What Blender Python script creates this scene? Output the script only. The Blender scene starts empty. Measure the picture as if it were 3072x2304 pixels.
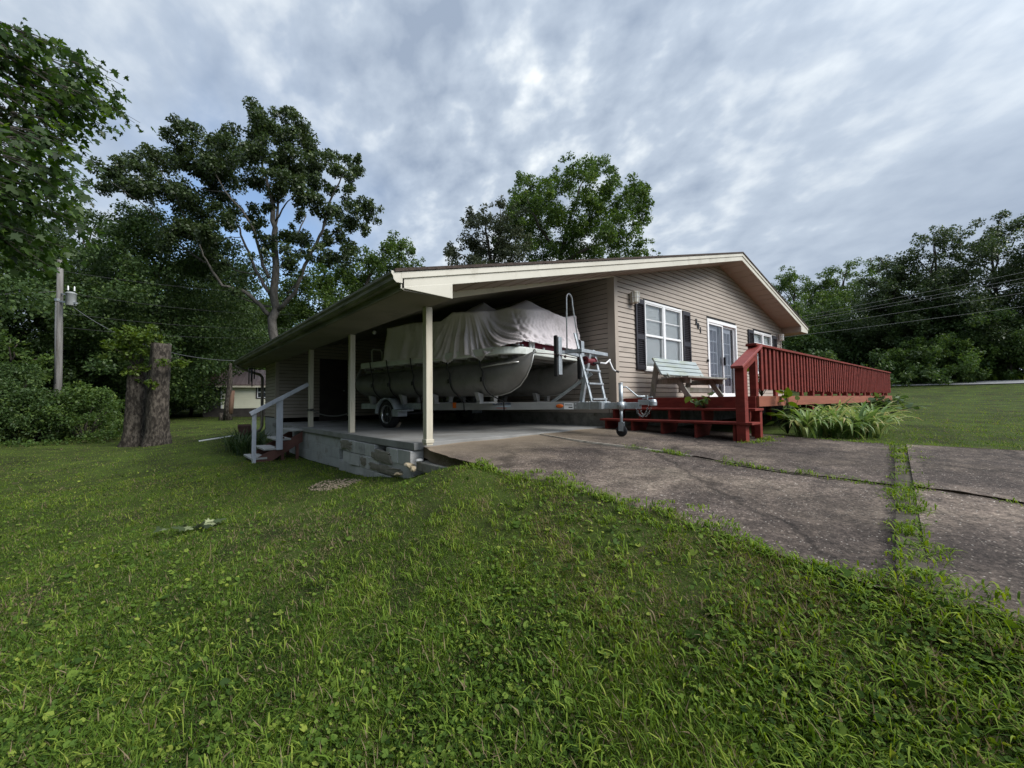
import bpy, math, random
import numpy as np
from mathutils import Vector
random.seed(7); rng = np.random.default_rng(11)
S = bpy.context.scene
COL = S.collection
R = math.radians

# ------------------------------------------------------------------ camera
FPX, CX, CY = 1244.5, 1536.0, 1152.0            # focal length and centre in pixels of the 3072 x 2304 photograph
CAM = np.array([-6.921, -4.900, 0.529])
_y, _p, _r = R(40.61), R(2.42), R(-0.74)
_f0 = np.array([math.sin(_y), math.cos(_y), 0]); _r0 = np.array([math.cos(_y), -math.sin(_y), 0]); _z = np.array([0, 0, 1.0])
FW = math.cos(_p) * _f0 + math.sin(_p) * _z
_u = math.cos(_p) * _z - math.sin(_p) * _f0
RT = math.cos(_r) * _r0 + math.sin(_r) * _u
UP = math.cos(_r) * _u - math.sin(_r) * _r0
cd = bpy.data.cameras.new('camera'); cam = bpy.data.objects.new('camera', cd); COL.objects.link(cam)
cd.sensor_width = 36; cd.lens = 36 * FPX / 3072; cd.clip_start = 0.05; cd.clip_end = 3000
from mathutils import Matrix
M = Matrix.Identity(4)
for i in range(3):
    M[i][0] = RT[i]; M[i][1] = UP[i]; M[i][2] = -FW[i]; M[i][3] = CAM[i]
cam.matrix_world = M
S.camera = cam

def ray(fx, fy):
    return FW + RT * ((fx - CX) / FPX) - UP * ((fy - CY) / FPX)
def at(fx, fy, D):                                # a surveyed sight line, followed for D metres of depth
    return CAM + ray(fx, fy) * D

# ------------------------------------------------------------------ object helpers
def tag(o, label=None, cat=None, group=None, kind=None):
    if label: o['label'] = label
    if cat: o['category'] = cat
    if group: o['group'] = group
    if kind: o['kind'] = kind
    return o
def thing(name, label, cat, loc=(0, 0, 0), rz=0.0, group=None):
    o = bpy.data.objects.new(name, None); COL.objects.link(o)
    o.location = loc; o.rotation_euler = (0, 0, rz); o.empty_display_size = 0.2
    return tag(o, label, cat, group)
def link(name, me, mat, parent=None, smooth=False, bevel=0.0):
    o = bpy.data.objects.new(name, me); COL.objects.link(o)
    if mat is not None: me.materials.append(mat)
    if parent is not None: o.parent = parent
    if smooth:
        me.polygons.foreach_set('use_smooth', [True] * len(me.polygons))
    if bevel:
        b = o.modifiers.new('bevel', 'BEVEL'); b.width = bevel; b.segments = 2; b.limit_method = 'ANGLE'; b.angle_limit = R(40)
    return o
V3 = lambda *a: np.array(a, float)
def nrm(v):
    v = np.asarray(v, float); return v / (np.linalg.norm(v) + 1e-12)

class MB:
    def __init__(s, off=(0, 0, 0)): s.v = []; s.f = []; s.off = np.asarray(off, float)
    def add(s, vs, fs):
        n = len(s.v); s.v += [tuple(np.asarray(v, float) - s.off) for v in vs]; s.f += [[i + n for i in f] for f in fs]; return s
    def obox(s, c, ax, ay, az):
        c, ax, ay, az = map(lambda q: np.asarray(q, float), (c, ax, ay, az))
        vs = [c + i * ax + j * ay + k * az for k in (-1, 1) for j in (-1, 1) for i in (-1, 1)]
        return s.add(vs, [[0, 2, 3, 1], [4, 5, 7, 6], [0, 1, 5, 4], [2, 6, 7, 3], [0, 4, 6, 2], [1, 3, 7, 5]])
    def box(s, x0, x1, y0, y1, z0, z1):
        return s.obox(((x0 + x1) / 2, (y0 + y1) / 2, (z0 + z1) / 2), ((x1 - x0) / 2, 0, 0), (0, (y1 - y0) / 2, 0), (0, 0, (z1 - z0) / 2))
    def beam(s, a, b, w, h, up=(0, 0, 1)):        # w across, h along up
        a, b = np.asarray(a, float), np.asarray(b, float); d = nrm(b - a)
        x = nrm(np.cross(d, up)); u = np.cross(x, d)
        return s.obox((a + b) / 2, (b - a) / 2, x * w / 2, u * h / 2)
    def prism(s, poly, vec):
        n = len(poly); vec = np.asarray(vec, float); P = [np.asarray(p, float) for p in poly]
        return s.add(P + [p + vec for p in P], [list(range(n))[::-1], list(range(n, 2 * n))] + [[i, (i + 1) % n, n + (i + 1) % n, n + i] for i in range(n)])
    def tube(s, pts, rs, n=8, cap=True, flat=1.0):
        P = [np.asarray(p, float) for p in pts]
        if np.isscalar(rs): rs = [rs] * len(P)
        base = len(s.v); vs = []; prev = None
        for i, p in enumerate(P):
            d = nrm((P[min(i + 1, len(P) - 1)] - P[max(i - 1, 0)]))
            if prev is None:
                a = V3(0, 0, 1) if abs(d[2]) < .9 else V3(1, 0, 0)
                x = nrm(np.cross(d, a))
            else:
                x = nrm(prev - d * (prev @ d))
            prev = x; y = np.cross(d, x)
            for k in range(n):
                t = 2 * math.pi * k / n
                vs.append(p + rs[i] * (math.cos(t) * x + math.sin(t) * y * flat))
        fs = []
        for i in range(len(P) - 1):
            for k in range(n):
                a = i * n + k; b = i * n + (k + 1) % n
                fs.append([a, b, b + n, a + n])
        if cap:
            fs.append(list(range(n))[::-1]); fs.append([(len(P) - 1) * n + k for k in range(n)])
        return s.add(vs, fs)
    def lathe(s, c, axis, prof, n=24, closed=False):   # prof: (radius, along)
        axis = nrm(axis); a = V3(0, 0, 1) if abs(axis[2]) < .9 else V3(1, 0, 0)
        x = nrm(np.cross(axis, a)); y = np.cross(axis, x); c = np.asarray(c, float)
        vs = [c + axis * h + r * (math.cos(2 * math.pi * k / n) * x + math.sin(2 * math.pi * k / n) * y) for r, h in prof for k in range(n)]
        m = len(prof); fs = []
        for i in range(m if closed else m - 1):
            j = (i + 1) % m
            for k in range(n):
                k2 = (k + 1) % n; fs.append([i * n + k, i * n + k2, j * n + k2, j * n + k])
        return s.add(vs, fs)
    def quad(s, a, b, c, d): return s.add([a, b, c, d], [[0, 1, 2, 3]])
    def sphere(s, c, r, n=10, sz=1.0):
        return s.lathe(c, (0, 0, 1), [(max(1e-3, r * math.sin(math.pi * i / n)), -r * sz * math.cos(math.pi * i / n)) for i in range(n + 1)], n * 2)
    def build(s, name, mat, parent=None, smooth=False, bevel=0.0):
        me = bpy.data.meshes.new(name); me.from_pydata(s.v, [], s.f); me.validate(); me.update()
        return link(name, me, mat, parent, smooth, bevel)

def np_mesh(name, V, faces, tint=None, tint2=None):
    me = bpy.data.meshes.new(name); V = np.asarray(V, np.float32)
    me.vertices.add(len(V)); me.vertices.foreach_set('co', V.ravel())
    loops = np.concatenate([f.ravel() for f in faces]).astype(np.int32)
    tot = np.concatenate([np.full(len(f), f.shape[1]) for f in faces]).astype(np.int32)
    st = np.concatenate([[0], np.cumsum(tot)[:-1]]).astype(np.int32)
    me.loops.add(len(loops)); me.loops.foreach_set('vertex_index', loops)
    me.polygons.add(len(tot)); me.polygons.foreach_set('loop_start', st); me.polygons.foreach_set('loop_total', tot)
    if tint is not None:
        a = me.attributes.new('tint', 'FLOAT', 'POINT'); a.data.foreach_set('value', np.asarray(tint, np.float32))
    me.update(calc_edges=True)
    return me

# ------------------------------------------------------------------ materials
def newmat(name):
    m = bpy.data.materials.new(name); m.use_nodes = True
    nt = m.node_tree; nt.nodes.clear(); return m, nt
def N(nt, t, **kw):
    n = nt.nodes.new(t)
    for k, v in kw.items():
        if k in n.inputs.keys(): n.inputs[k].default_value = v
        else: setattr(n, k, v)
    return n
def ramp(nt, stops, src=None):
    n = nt.nodes.new('ShaderNodeValToRGB'); e = n.color_ramp.elements
    while len(e) < len(stops): e.new(.5)
    for i, (p, c) in enumerate(stops):
        e[i].position = p; e[i].color = (*c, 1) if len(c) == 3 else c
    if src is not None: nt.links.new(src, n.inputs[0])
    return n
def g(v): return (v, v, v)
def mat(name, c1, c2=None, scale=4.0, rough=.65, metal=0.0, bump=0.0, bscale=30.0, detail=5, stretch=(1, 1, 1), spec=.4, lo=.35, hi=.65, c3=None, s3=1.0, lo3=.55, hi3=.7, island=0.0):
    m, nt = newmat(name); L = nt.links.new
    out = N(nt, 'ShaderNodeOutputMaterial'); b = N(nt, 'ShaderNodeBsdfPrincipled')
    b.inputs['Roughness'].default_value = rough; b.inputs['Metallic'].default_value = metal
    b.inputs['Specular IOR Level'].default_value = spec
    L(b.outputs[0], out.inputs[0])
    tc = N(nt, 'ShaderNodeTexCoord'); mp = N(nt, 'ShaderNodeMapping'); mp.inputs['Scale'].default_value = stretch
    L(tc.outputs['Object'], mp.inputs[0])
    col = None
    if c2 is not None:
        n1 = N(nt, 'ShaderNodeTexNoise', Scale=scale, Detail=detail, Roughness=.6); L(mp.outputs[0], n1.inputs['Vector'])
        r = ramp(nt, [(lo, c1), (hi, c2)], n1.outputs[0]); col = r.outputs[0]
        if c3 is not None:
            n3 = N(nt, 'ShaderNodeTexNoise', Scale=s3, Detail=8, Roughness=.65); L(mp.outputs[0], n3.inputs['Vector'])
            r3 = ramp(nt, [(lo3, g(0)), (hi3, g(1))], n3.outputs[0])
            mx = N(nt, 'ShaderNodeMix', data_type='RGBA'); L(r3.outputs[0], mx.inputs[0]); L(col, mx.inputs[6]); mx.inputs[7].default_value = (*c3, 1); col = mx.outputs[2]
        if island:
            ge = N(nt, 'ShaderNodeNewGeometry'); mr = N(nt, 'ShaderNodeMapRange'); mr.inputs[3].default_value = 1 - island; mr.inputs[4].default_value = 1 + island
            L(ge.outputs['Random Per Island'], mr.inputs[0])
            mm = N(nt, 'ShaderNodeMix', data_type='RGBA', blend_type='MULTIPLY'); mm.inputs[0].default_value = 1; L(col, mm.inputs[6]); L(mr.outputs[0], mm.inputs[7]); col = mm.outputs[2]
        L(col, b.inputs['Base Color'])
    else:
        b.inputs['Base Color'].default_value = (*c1, 1)
    if bump:
        n2 = N(nt, 'ShaderNodeTexNoise', Scale=bscale, Detail=6, Roughness=.6); L(mp.outputs[0], n2.inputs['Vector'])
        bp = N(nt, 'ShaderNodeBump', Strength=bump, Distance=.02); L(n2.outputs[0], bp.inputs['Height']); L(bp.outputs[0], b.inputs['Normal'])
    return m
def leafmat(name, stops, transl=.35, rough=.5, use_tint=True, spec=.3):
    m, nt = newmat(name); L = nt.links.new
    out = N(nt, 'ShaderNodeOutputMaterial')
    at_ = N(nt, 'ShaderNodeAttribute', attribute_name='tint')
    r = ramp(nt, stops, at_.outputs['Fac'])
    p = N(nt, 'ShaderNodeBsdfPrincipled', Roughness=rough); p.inputs['Specular IOR Level'].default_value = spec
    t = N(nt, 'ShaderNodeBsdfTranslucent'); mx = N(nt, 'ShaderNodeMixShader', Fac=transl)
    hs = N(nt, 'ShaderNodeHueSaturation', Hue=.49, Saturation=1.15, Value=1.5)
    L(r.outputs[0], p.inputs['Base Color']); L(r.outputs[0], hs.inputs['Color']); L(hs.outputs[0], t.inputs['Color'])
    L(p.outputs[0], mx.inputs[1]); L(t.outputs[0], mx.inputs[2]); L(mx.outputs[0], out.inputs[0])
    return m

# ------------------------------------------------------------------ world: overcast sky with broken cloud
SUN = nrm((0.40, -0.78, 0.74))
w = bpy.data.worlds.new('World'); S.world = w; w.use_nodes = True
nt = w.node_tree; nt.nodes.clear(); L = nt.links.new
wo = N(nt, 'ShaderNodeOutputWorld')
sky = N(nt, 'ShaderNodeTexSky', sky_type='NISHITA', sun_disc=False)
sky.sun_elevation = math.asin(SUN[2]); sky.sun_rotation = math.atan2(SUN[0], SUN[1])
bgs = N(nt, 'ShaderNodeBackground', Strength=.13); L(sky.outputs[0], bgs.inputs[0])
tc = N(nt, 'ShaderNodeTexCoord')
sp = N(nt, 'ShaderNodeSeparateXYZ'); L(tc.outputs['Generated'], sp.inputs[0])
def mth(op, a, b=None, c=None):
    n = N(nt, 'ShaderNodeMath', operation=op)
    for i, v in enumerate((a, b, c)):
        if v is None: continue
        if hasattr(v, 'links'): L(v, n.inputs[i])
        else: n.inputs[i].default_value = v
    return n.outputs[0]
zc = mth('ADD', mth('MAXIMUM', sp.outputs[2], 0.0), .34)
cb = N(nt, 'ShaderNodeCombineXYZ'); L(mth('DIVIDE', sp.outputs[0], zc), cb.inputs[0]); L(mth('DIVIDE', sp.outputs[1], zc), cb.inputs[1])
def cloudnoise(scale, rot, sc, detail=7, rough=.55, dist=.3, off=0.0):
    mp = N(nt, 'ShaderNodeMapping'); mp.inputs['Rotation'].default_value = (0, 0, R(rot)); mp.inputs['Scale'].default_value = sc; mp.inputs['Location'].default_value = (off, off * .7, 0)
    L(cb.outputs[0], mp.inputs[0])
    n = N(nt, 'ShaderNodeTexNoise', Scale=scale, Detail=detail, Roughness=rough, Distortion=dist); L(mp.outputs[0], n.inputs['Vector'])
    return n.outputs[0]
big = cloudnoise(1.1, -35, (1, .6, 1), 4, .5, .4, 3.1)
mid = cloudnoise(4.6, -40, (1, .62, 1), 6, .55, .15, 9.3)
fine = cloudnoise(12.0, -40, (1, .8, 1), 4, .5, .1, 1.7)
# the mottled bank straight ahead, smooth stratus to the left
def lobe(d, k):
    vm = N(nt, 'ShaderNodeVectorMath', operation='DOT_PRODUCT'); L(tc.outputs['Generated'], vm.inputs[0]); vm.inputs[1].default_value = tuple(nrm(d))
    return mth('POWER', mth('MAXIMUM', vm.outputs['Value'], 0.0), k)
mott = mth('MULTIPLY', lobe(ray(1500, 300), 5.0), 1.0)
s1 = mth('ADD', mth('MULTIPLY', big, 1.0), mth('MULTIPLY', mth('SUBTRACT', mid, .5), mth('ADD', .42, mth('MULTIPLY', mott, .6))))
s2 = mth('ADD', s1, mth('MULTIPLY', mth('MULTIPLY', mth('SUBTRACT', fine, .5), mth('ADD', .18, mott)), 1.0))
s3 = mth('ADD', s2, mth('MULTIPLY', mth('SUBTRACT', mott, .5), .16))
CLOUD_RAMP = ramp(nt, [(.16, (.225, .275, .355)), (.49, (.345, .40, .475)), (.67, (.50, .545, .59)), (.88, (.76, .775, .78))], s3)
glow = mth('ADD', 1.0, mth('MULTIPLY', lobe(SUN, 7.0), 2.0))
zen = mth('ADD', glow, mth('MULTIPLY', lobe((.1, -.4, 1), 4.0), .5))
bgc = N(nt, 'ShaderNodeBackground'); L(CLOUD_RAMP.outputs[0], bgc.inputs[0]); L(zen, bgc.inputs[1])
gap = cloudnoise(1.6, 60, (1, .5, 1), 5, .6, .4, 5.0)
gapm = mth('MULTIPLY', mth('SUBTRACT', gap, .40), 7.0)
gl = mth('MULTIPLY', lobe(ray(600, 840), 22.0), 1.0)
gapf = N(nt, 'ShaderNodeClamp'); L(mth('MULTIPLY', gapm, gl), gapf.inputs[0])
mx = N(nt, 'ShaderNodeMixShader'); L(gapf.outputs[0], mx.inputs[0]); L(bgc.outputs[0], mx.inputs[1]); L(bgs.outputs[0], mx.inputs[2])
L(mx.outputs[0], wo.inputs[0])
sl = bpy.data.lights.new('sun', 'SUN'); sl.energy = 2.5; sl.angle = R(34); sl.color = (1, .95, .88)
so = bpy.data.objects.new('sun', sl); COL.objects.link(so)
so.rotation_euler = Vector(SUN).to_track_quat('Z', 'Y').to_euler()
S.view_settings.view_transform = 'Standard'; S.view_settings.look = 'None'; S.view_settings.gamma = 1; S.view_settings.exposure = .66
S.cycles.max_bounces = 8; S.cycles.diffuse_bounces = 4; S.cycles.transparent_max_bounces = 12

# ------------------------------------------------------------------ terrain
CP = np.array([
 (-6.92,-4.9,-1.0),(-8,-9,-1.1),(-11,-5,-1.1),(-14,-2,-1.05),(-20,-8,-1.1),
 (-4.4,.0,-.43),(-4.38,-.5,-.29),(-4.36,-1.05,-.185),(-4.36,-1.6,-.20),(-4.36,-2.5,-.255),(-4.36,-3.5,-.32),(-4.36,-4.9,-.42),(-4.4,-7,-.56),(-4.4,-10,-.8),
 (-5.0,-1.5,-.42),(-5.1,-2.6,-.52),(-5.2,-4.9,-.72),(-5.2,.3,-.62),(-6.2,-1.5,-.72),(-6.2,-3.5,-.83),
 (-4.6,.7,-.55),(-4.5,1.7,-.65),(-4.5,2.8,-.68),(-4.5,5.4,-.72),(-5.3,5.6,-.71),(-4.5,8,-.68),(-4.5,10.4,-.42),(-5.5,10.8,-.55),
 (-6.5,.9,-.85),(-9,2,-.97),(-8,6,-.92),(-11,8,-.86),(-7.14,13.8,-.80),(-6.5,23.8,-.42),(-3.6,29.2,-.24),(-1.3,28.6,-.30),(4,26,-.1),(-10.9,17,-.68),(-15,12,-.7),(-16,20,-.5),(-12,30,-.4),
 (.8,-2.6,-.09),(.8,-5,-.19),(.8,-8,-.32),(.8,-14,-.6),(5,-2.5,0.0),(5,-7,-.08),(9,-2.5,.06),(12,-2.45,.11),(12,-8,.10),(10,6,.1),(20,-3,.36),(20,-12,.3),(29,-4,.78),(29,-14,.7),(36,-4,1.22),(41,-4,1.62),(46,-4,1.95),(36,-18,1.1),(41,-18,1.5),(36,16,1.3),(41,16,1.7),
 (60,-5,2.6),(60,20,2.6),(15,40,.6),(-30,40,0),(-60,0,-1),(80,80,3),(0,-60,-1.5),(80,-60,2.5),(0,90,1),(-90,90,1),(-90,-60,-1),(300,300,4),(-300,300,2),(300,-300,2),(-300,-300,-2),(0,300,3),(300,0,5)], float)
def _phi(d): return np.sqrt(d * d + .3)
_A = _phi(np.linalg.norm(CP[:, None, :2] - CP[None, :, :2], axis=2)); _W = np.linalg.solve(_A + 1e-4 * np.eye(len(CP)), CP[:, 2])
def gz(x, y):
    x = np.asarray(x, float); y = np.asarray(y, float); sh = np.broadcast(x, y).shape
    p = np.stack([np.broadcast_to(x, sh).ravel(), np.broadcast_to(y, sh).ravel()], 1); o = np.empty(len(p))
    for i in range(0, len(p), 40000):
        q = p[i:i + 40000]; o[i:i + 40000] = _phi(np.linalg.norm(q[:, None] - CP[None, :, :2], axis=2)) @ _W
    return o.reshape(sh)
def drive_z(x, y):
    t = np.clip((np.asarray(x, float) + 4.25) / 4.25, 0, 1.25)
    return (1 - t) * (-.05 + .068 * (y - .1)) + t * (.036 * (y - .1))
def drive_left(y): return -4.25 + .05 * np.sin(y * 1.7) + .03 * np.sin(y * 5.1 + 1)
def drive_right(y): return .72 + .07 * np.sin(y * 1.1 + 2) + .03 * np.sin(y * 4.3)
def on_drive(x, y, m=0.0): return (x > drive_left(y) - m) & (x < drive_right(y) + m) & (y < .1)
# ------------------------------------------------------------------ setting: ground, driveway, road
k = 6.2
def axis(c, n): u = np.linspace(-1, 1, n); return c + np.sinh(u * k) / np.sinh(k) * 420
gx, gy = axis(-4.6, 260), axis(-1.5, 260)
GX, GY = np.meshgrid(gx, gy, indexing='ij'); GZ = gz(GX, GY)
GZ = np.where(on_drive(GX, GY, -.02), np.minimum(GZ, drive_z(GX, GY) - .09), GZ)
GZ = np.where((GX > -4.2) & (GX < 9.8) & (GY > -.2) & (GY < 10.3), np.minimum(GZ, -.2), GZ)
idx = np.arange(260 * 260).reshape(260, 260)
F = np.stack([idx[:-1, :-1], idx[1:, :-1], idx[1:, 1:], idx[:-1, 1:]], -1).reshape(-1, 4)
M_soil = mat('lawn_soil', (.026, .032, .011), (.056, .084, .016), 1.1, .95, bump=.5, bscale=22, c3=(.080, .062, .040), s3=4.0, lo3=.58, hi3=.72, spec=.1)
ground = link('ground', np_mesh('ground', np.stack([GX, GY, GZ], -1).reshape(-1, 3), [F]), M_soil, smooth=True); tag(ground, kind='structure')

# driveway: four sunken slabs of exposed-aggregate concrete
def agg_mat():
    m, nt = newmat('exposed_aggregate'); L = nt.links.new
    out = N(nt, 'ShaderNodeOutputMaterial'); b = N(nt, 'ShaderNodeBsdfPrincipled', Roughness=.85); b.inputs['Specular IOR Level'].default_value = .2
    tc = N(nt, 'ShaderNodeTexCoord')
    n1 = N(nt, 'ShaderNodeTexNoise', Scale=.9, Detail=8, Roughness=.65); L(tc.outputs['Object'], n1.inputs['Vector'])
    base = ramp(nt, [(.30, (.046, .036, .031)), (.46, (.088, .069, .058)), (.60, (.140, .110, .088)), (.74, (.25, .205, .16))], n1.outputs[0])
    n2 = N(nt, 'ShaderNodeTexNoise', Scale=38, Detail=4, Roughness=.7); L(tc.outputs['Object'], n2.inputs['Vector'])
    r2 = ramp(nt, [(.30, g(.30)), (.5, g(.9)), (.72, g(1.75))], n2.outputs[0])
    mm = N(nt, 'ShaderNodeMix', data_type='RGBA', blend_type='MULTIPLY'); mm.inputs[0].default_value = 1; L(base.outputs[0], mm.inputs[6]); L(r2.outputs[0], mm.inputs[7])
    v = N(nt, 'ShaderNodeTexVoronoi', Scale=62); L(tc.outputs['Object'], v.inputs['Vector'])
    st = ramp(nt, [(.0, g(1)), (.26, g(1)), (.34, g(0))], v.outputs['Distance'])
    sc = N(nt, 'ShaderNodeSeparateColor'); L(v.outputs['Color'], sc.inputs[0])
    pick = ramp(nt, [(.76, g(0)), (.80, g(1))], sc.outputs[0])
    mu = N(nt, 'ShaderNodeMath', operation='MULTIPLY'); L(st.outputs[0], mu.inputs[0]); L(pick.outputs[0], mu.inputs[1])
    sc2 = ramp(nt, [(0, (.17, .125, .095)), (.5, (.30, .26, .22)), (1, (.48, .44, .39))], sc.outputs[1])
    m2 = N(nt, 'ShaderNodeMix', data_type='RGBA'); L(mu.outputs[0], m2.inputs[0]); L(mm.outputs[2], m2.inputs[6]); L(sc2.outputs[0], m2.inputs[7])
    sx = N(nt, 'ShaderNodeSeparateXYZ'); L(tc.outputs['Object'], sx.inputs[0])
    mr = N(nt, 'ShaderNodeMapRange'); mr.inputs[1].default_value = -2.3; mr.inputs[2].default_value = .3; L(sx.outputs[1], mr.inputs[0])
    ap = N(nt, 'ShaderNodeMath', operation='ADD'); L(mr.outputs[0], ap.inputs[0]); L(n1.outputs[0], ap.inputs[1])
    apr = ramp(nt, [(.62, g(0)), (1.0, g(.85))], None); hf = N(nt, 'ShaderNodeMath', operation='MULTIPLY'); hf.inputs[1].default_value = .72; L(ap.outputs[0], hf.inputs[0]); L(hf.outputs[0], apr.inputs[0])
    nw = N(nt, 'ShaderNodeTexNoise', Scale=2.2, Detail=4); L(tc.outputs['Object'], nw.inputs['Vector'])
    wv = N(nt, 'ShaderNodeMix', data_type='RGBA'); wv.inputs[0].default_value = .35; L(tc.outputs['Object'], wv.inputs[6]); L(nw.outputs['Color'], wv.inputs[7])
    ck = N(nt, 'ShaderNodeTexVoronoi', feature='DISTANCE_TO_EDGE', Scale=.42); L(wv.outputs[2], ck.inputs['Vector'])
    ckr = ramp(nt, [(0, g(.48)), (.005, g(.60)), (.010, g(1))], ck.outputs['Distance'])
    n5 = N(nt, 'ShaderNodeTexNoise', Scale=.55, Detail=3, Roughness=.5); L(tc.outputs['Object'], n5.inputs['Vector'])
    st5 = ramp(nt, [(.38, g(.68)), (.52, g(1.0)), (.66, g(1.25))], n5.outputs[0])
    n6 = N(nt, 'ShaderNodeTexNoise', Scale=5.5, Detail=6, Roughness=.7); L(tc.outputs['Object'], n6.inputs['Vector'])
    st6 = ramp(nt, [(.36, g(.62)), (.5, g(1.0)), (.64, g(1.35))], n6.outputs[0])
    pr_ = m2.outputs[2]
    for q_ in (ckr, st5, st6):
        mq = N(nt, 'ShaderNodeMix', data_type='RGBA', blend_type='MULTIPLY'); mq.inputs[0].default_value = 1; L(pr_, mq.inputs[6]); L(q_.outputs[0], mq.inputs[7]); pr_ = mq.outputs[2]
    m3 = N(nt, 'ShaderNodeMix', data_type='RGBA'); L(apr.outputs[0], m3.inputs[0]); L(pr_, m3.inputs[6]); m3.inputs[7].default_value = (.21, .17, .125, 1)
    L(m3.outputs[2], b.inputs['Base Color'])
    bp = N(nt, 'ShaderNodeBump', Strength=.7, Distance=.012); L(n2.outputs[0], bp.inputs['Height']); L(bp.outputs[0], b.inputs['Normal'])
    L(b.outputs[0], out.inputs[0]); return m
M_agg = agg_mat()
JX, JY = -2.05, -4.38
def jointx(y): return JX + .05 * np.sin(y * 2.3) 
def jointy(x): return -4.15 + .12 * (np.asarray(x, float) + .4)
V = []; FS = []; nb = 0
for (a, b_) in ((0, 1), (1, 2)):
    for (y0, y1) in ((.10, JY + .05), (JY - .07, -16.0)):
        ny = int(abs(y1 - y0) / .09) + 2; nx = 26
        ys = np.linspace(y0, y1, ny)
        xl = drive_left(ys) if a == 0 else jointx(ys) + .008
        xr = jointx(ys) - .008 if b_ == 1 else drive_right(ys)
        jag = rng.normal(0, .008, (2, ny)); jag = jag + .012 * np.sin(ys * 9)[None]
        U = np.linspace(0, 1, nx)[:, None]
        X = (xl + jag[0])[None] * (1 - U) + (xr + jag[1])[None] * U; Y = np.repeat(ys[None], nx, 0); dj = jointy(X) - JY; Y = Y + (dj * np.clip((.1 - Y) / (.1 - JY), 0, 1) if y0 > -1 else dj * np.clip((Y + 16) / (16 + JY), 0, 1))
        Z = drive_z(X, Y) + .012 * (a - .5) + (.012 if y1 < -10 else 0) + .006 * np.sin(X * 5 + Y * 3)
        top = np.stack([X, Y, Z], -1).reshape(-1, 3); bot = top - [0, 0, .14]
        ii = np.arange(nx * ny).reshape(nx, ny)
        f = np.stack([ii[:-1, :-1], ii[1:, :-1], ii[1:, 1:], ii[:-1, 1:]], -1).reshape(-1, 4)[:, ::-1]
        rim = np.concatenate([ii[0, :], ii[1:, -1], ii[-1, -2::-1], ii[-2:0:-1, 0]]); r2 = np.roll(rim, -1); n = nx * ny
        side = np.stack([rim, r2, r2 + n, rim + n], -1)
        V += [top, bot]; FS += [f + nb, side + nb]; nb += 2 * n
drv = link('driveway', np_mesh('driveway', np.concatenate(V), FS), M_agg); tag(drv, kind='structure')
M_seam = mat('pale_joint_mortar', (.20, .175, .14), (.34, .31, .26), 12, .9, bump=.5, bscale=40, c3=(.09, .075, .06), s3=7)
mb = MB(); ys = np.linspace(.08, -2.5, 40); vs = []
for i, y in enumerate(ys):
    x = float(jointx(y)); z = float(drive_z(x, y)); w1, w2 = .018 + .022 * rng.random(), .018 + .022 * rng.random(); vs += [(x - w1, y, z - .01), (x - w1 * .6, y, z + .012), (x + w2 * .6, y, z + .012), (x + w2, y, z - .01)]
mb.add(vs, [[4 * i + k, 4 * i + 4 + k, 4 * i + 5 + k, 4 * i + 1 + k] for i in range(39) for k in range(3)]); tag(mb.build('driveway_seam', M_seam), kind='structure')
M_dirt = mat('joint_dirt', (.05, .042, .03), (.10, .085, .06), 9, .95, bump=.6, bscale=30)
mb = MB(); ys = np.linspace(-2.2, -15.5, 60); vs = []
for y in ys: x = float(jointx(y)); z = float(drive_z(x, y)) - .004; vs += [(x - .045, y, z), (x + .045, y, z)]
mb.add(vs, [[2 * i, 2 * i + 2, 2 * i + 3, 2 * i + 1] for i in range(59)]); tag(mb.build('joint_soil', M_dirt), kind='structure')
mb = MB(); xs = np.linspace(-4.2, .7, 26); vs = []
for x in xs:
    y = float(jointy(x)); z = float(drive_z(x, y)); vs += [(x, y - .15, z - .012), (x, y - .02, z - .003), (x, y + .11, z - .012)]
mb.add(vs, [[3 * i + k, 3 * i + 3 + k, 3 * i + 4 + k, 3 * i + 1 + k] for i in range(25) for k in range(2)]); tag(mb.build('joint_soil', M_dirt), kind='structure')
# lower footing ledge along the exposed edge of the drive
M_conc_old = mat('weathered_concrete', (.13, .125, .105), (.25, .24, .21), 6, .9, bump=.4, bscale=40, c3=(.08, .075, .05), s3=3, island=.08)
mb = MB()
for i in range(8):
    y = .02 - i * .17; mb.obox((-4.27, y - .085, float(drive_z(-4.25, y)) - .235 + i * .012), (.085, 0, .0), (0, .084, 0), (0, 0, .06))
tag(mb.build('kerb_footing', M_conc_old, bevel=.012), kind='structure')

# road beyond the right-hand lawn
ys = np.linspace(-90, 90, 181); xs = np.linspace(36.6, 40.4, 6)
X, Y = np.meshgrid(xs, ys, indexing='ij'); Z = gz(X, Y) + .06
ii = np.arange(X.size).reshape(X.shape)
M_road = mat('worn_asphalt', (.23, .235, .24), (.30, .30, .30), 2.0, .9, bump=.2, bscale=60)
tag(link('road', np_mesh('road', np.stack([X, Y, Z], -1).reshape(-1, 3), [np.stack([ii[:-1, :-1], ii[1:, :-1], ii[1:, 1:], ii[:-1, 1:]], -1).reshape(-1, 4)]), M_road), kind='structure')

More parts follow.
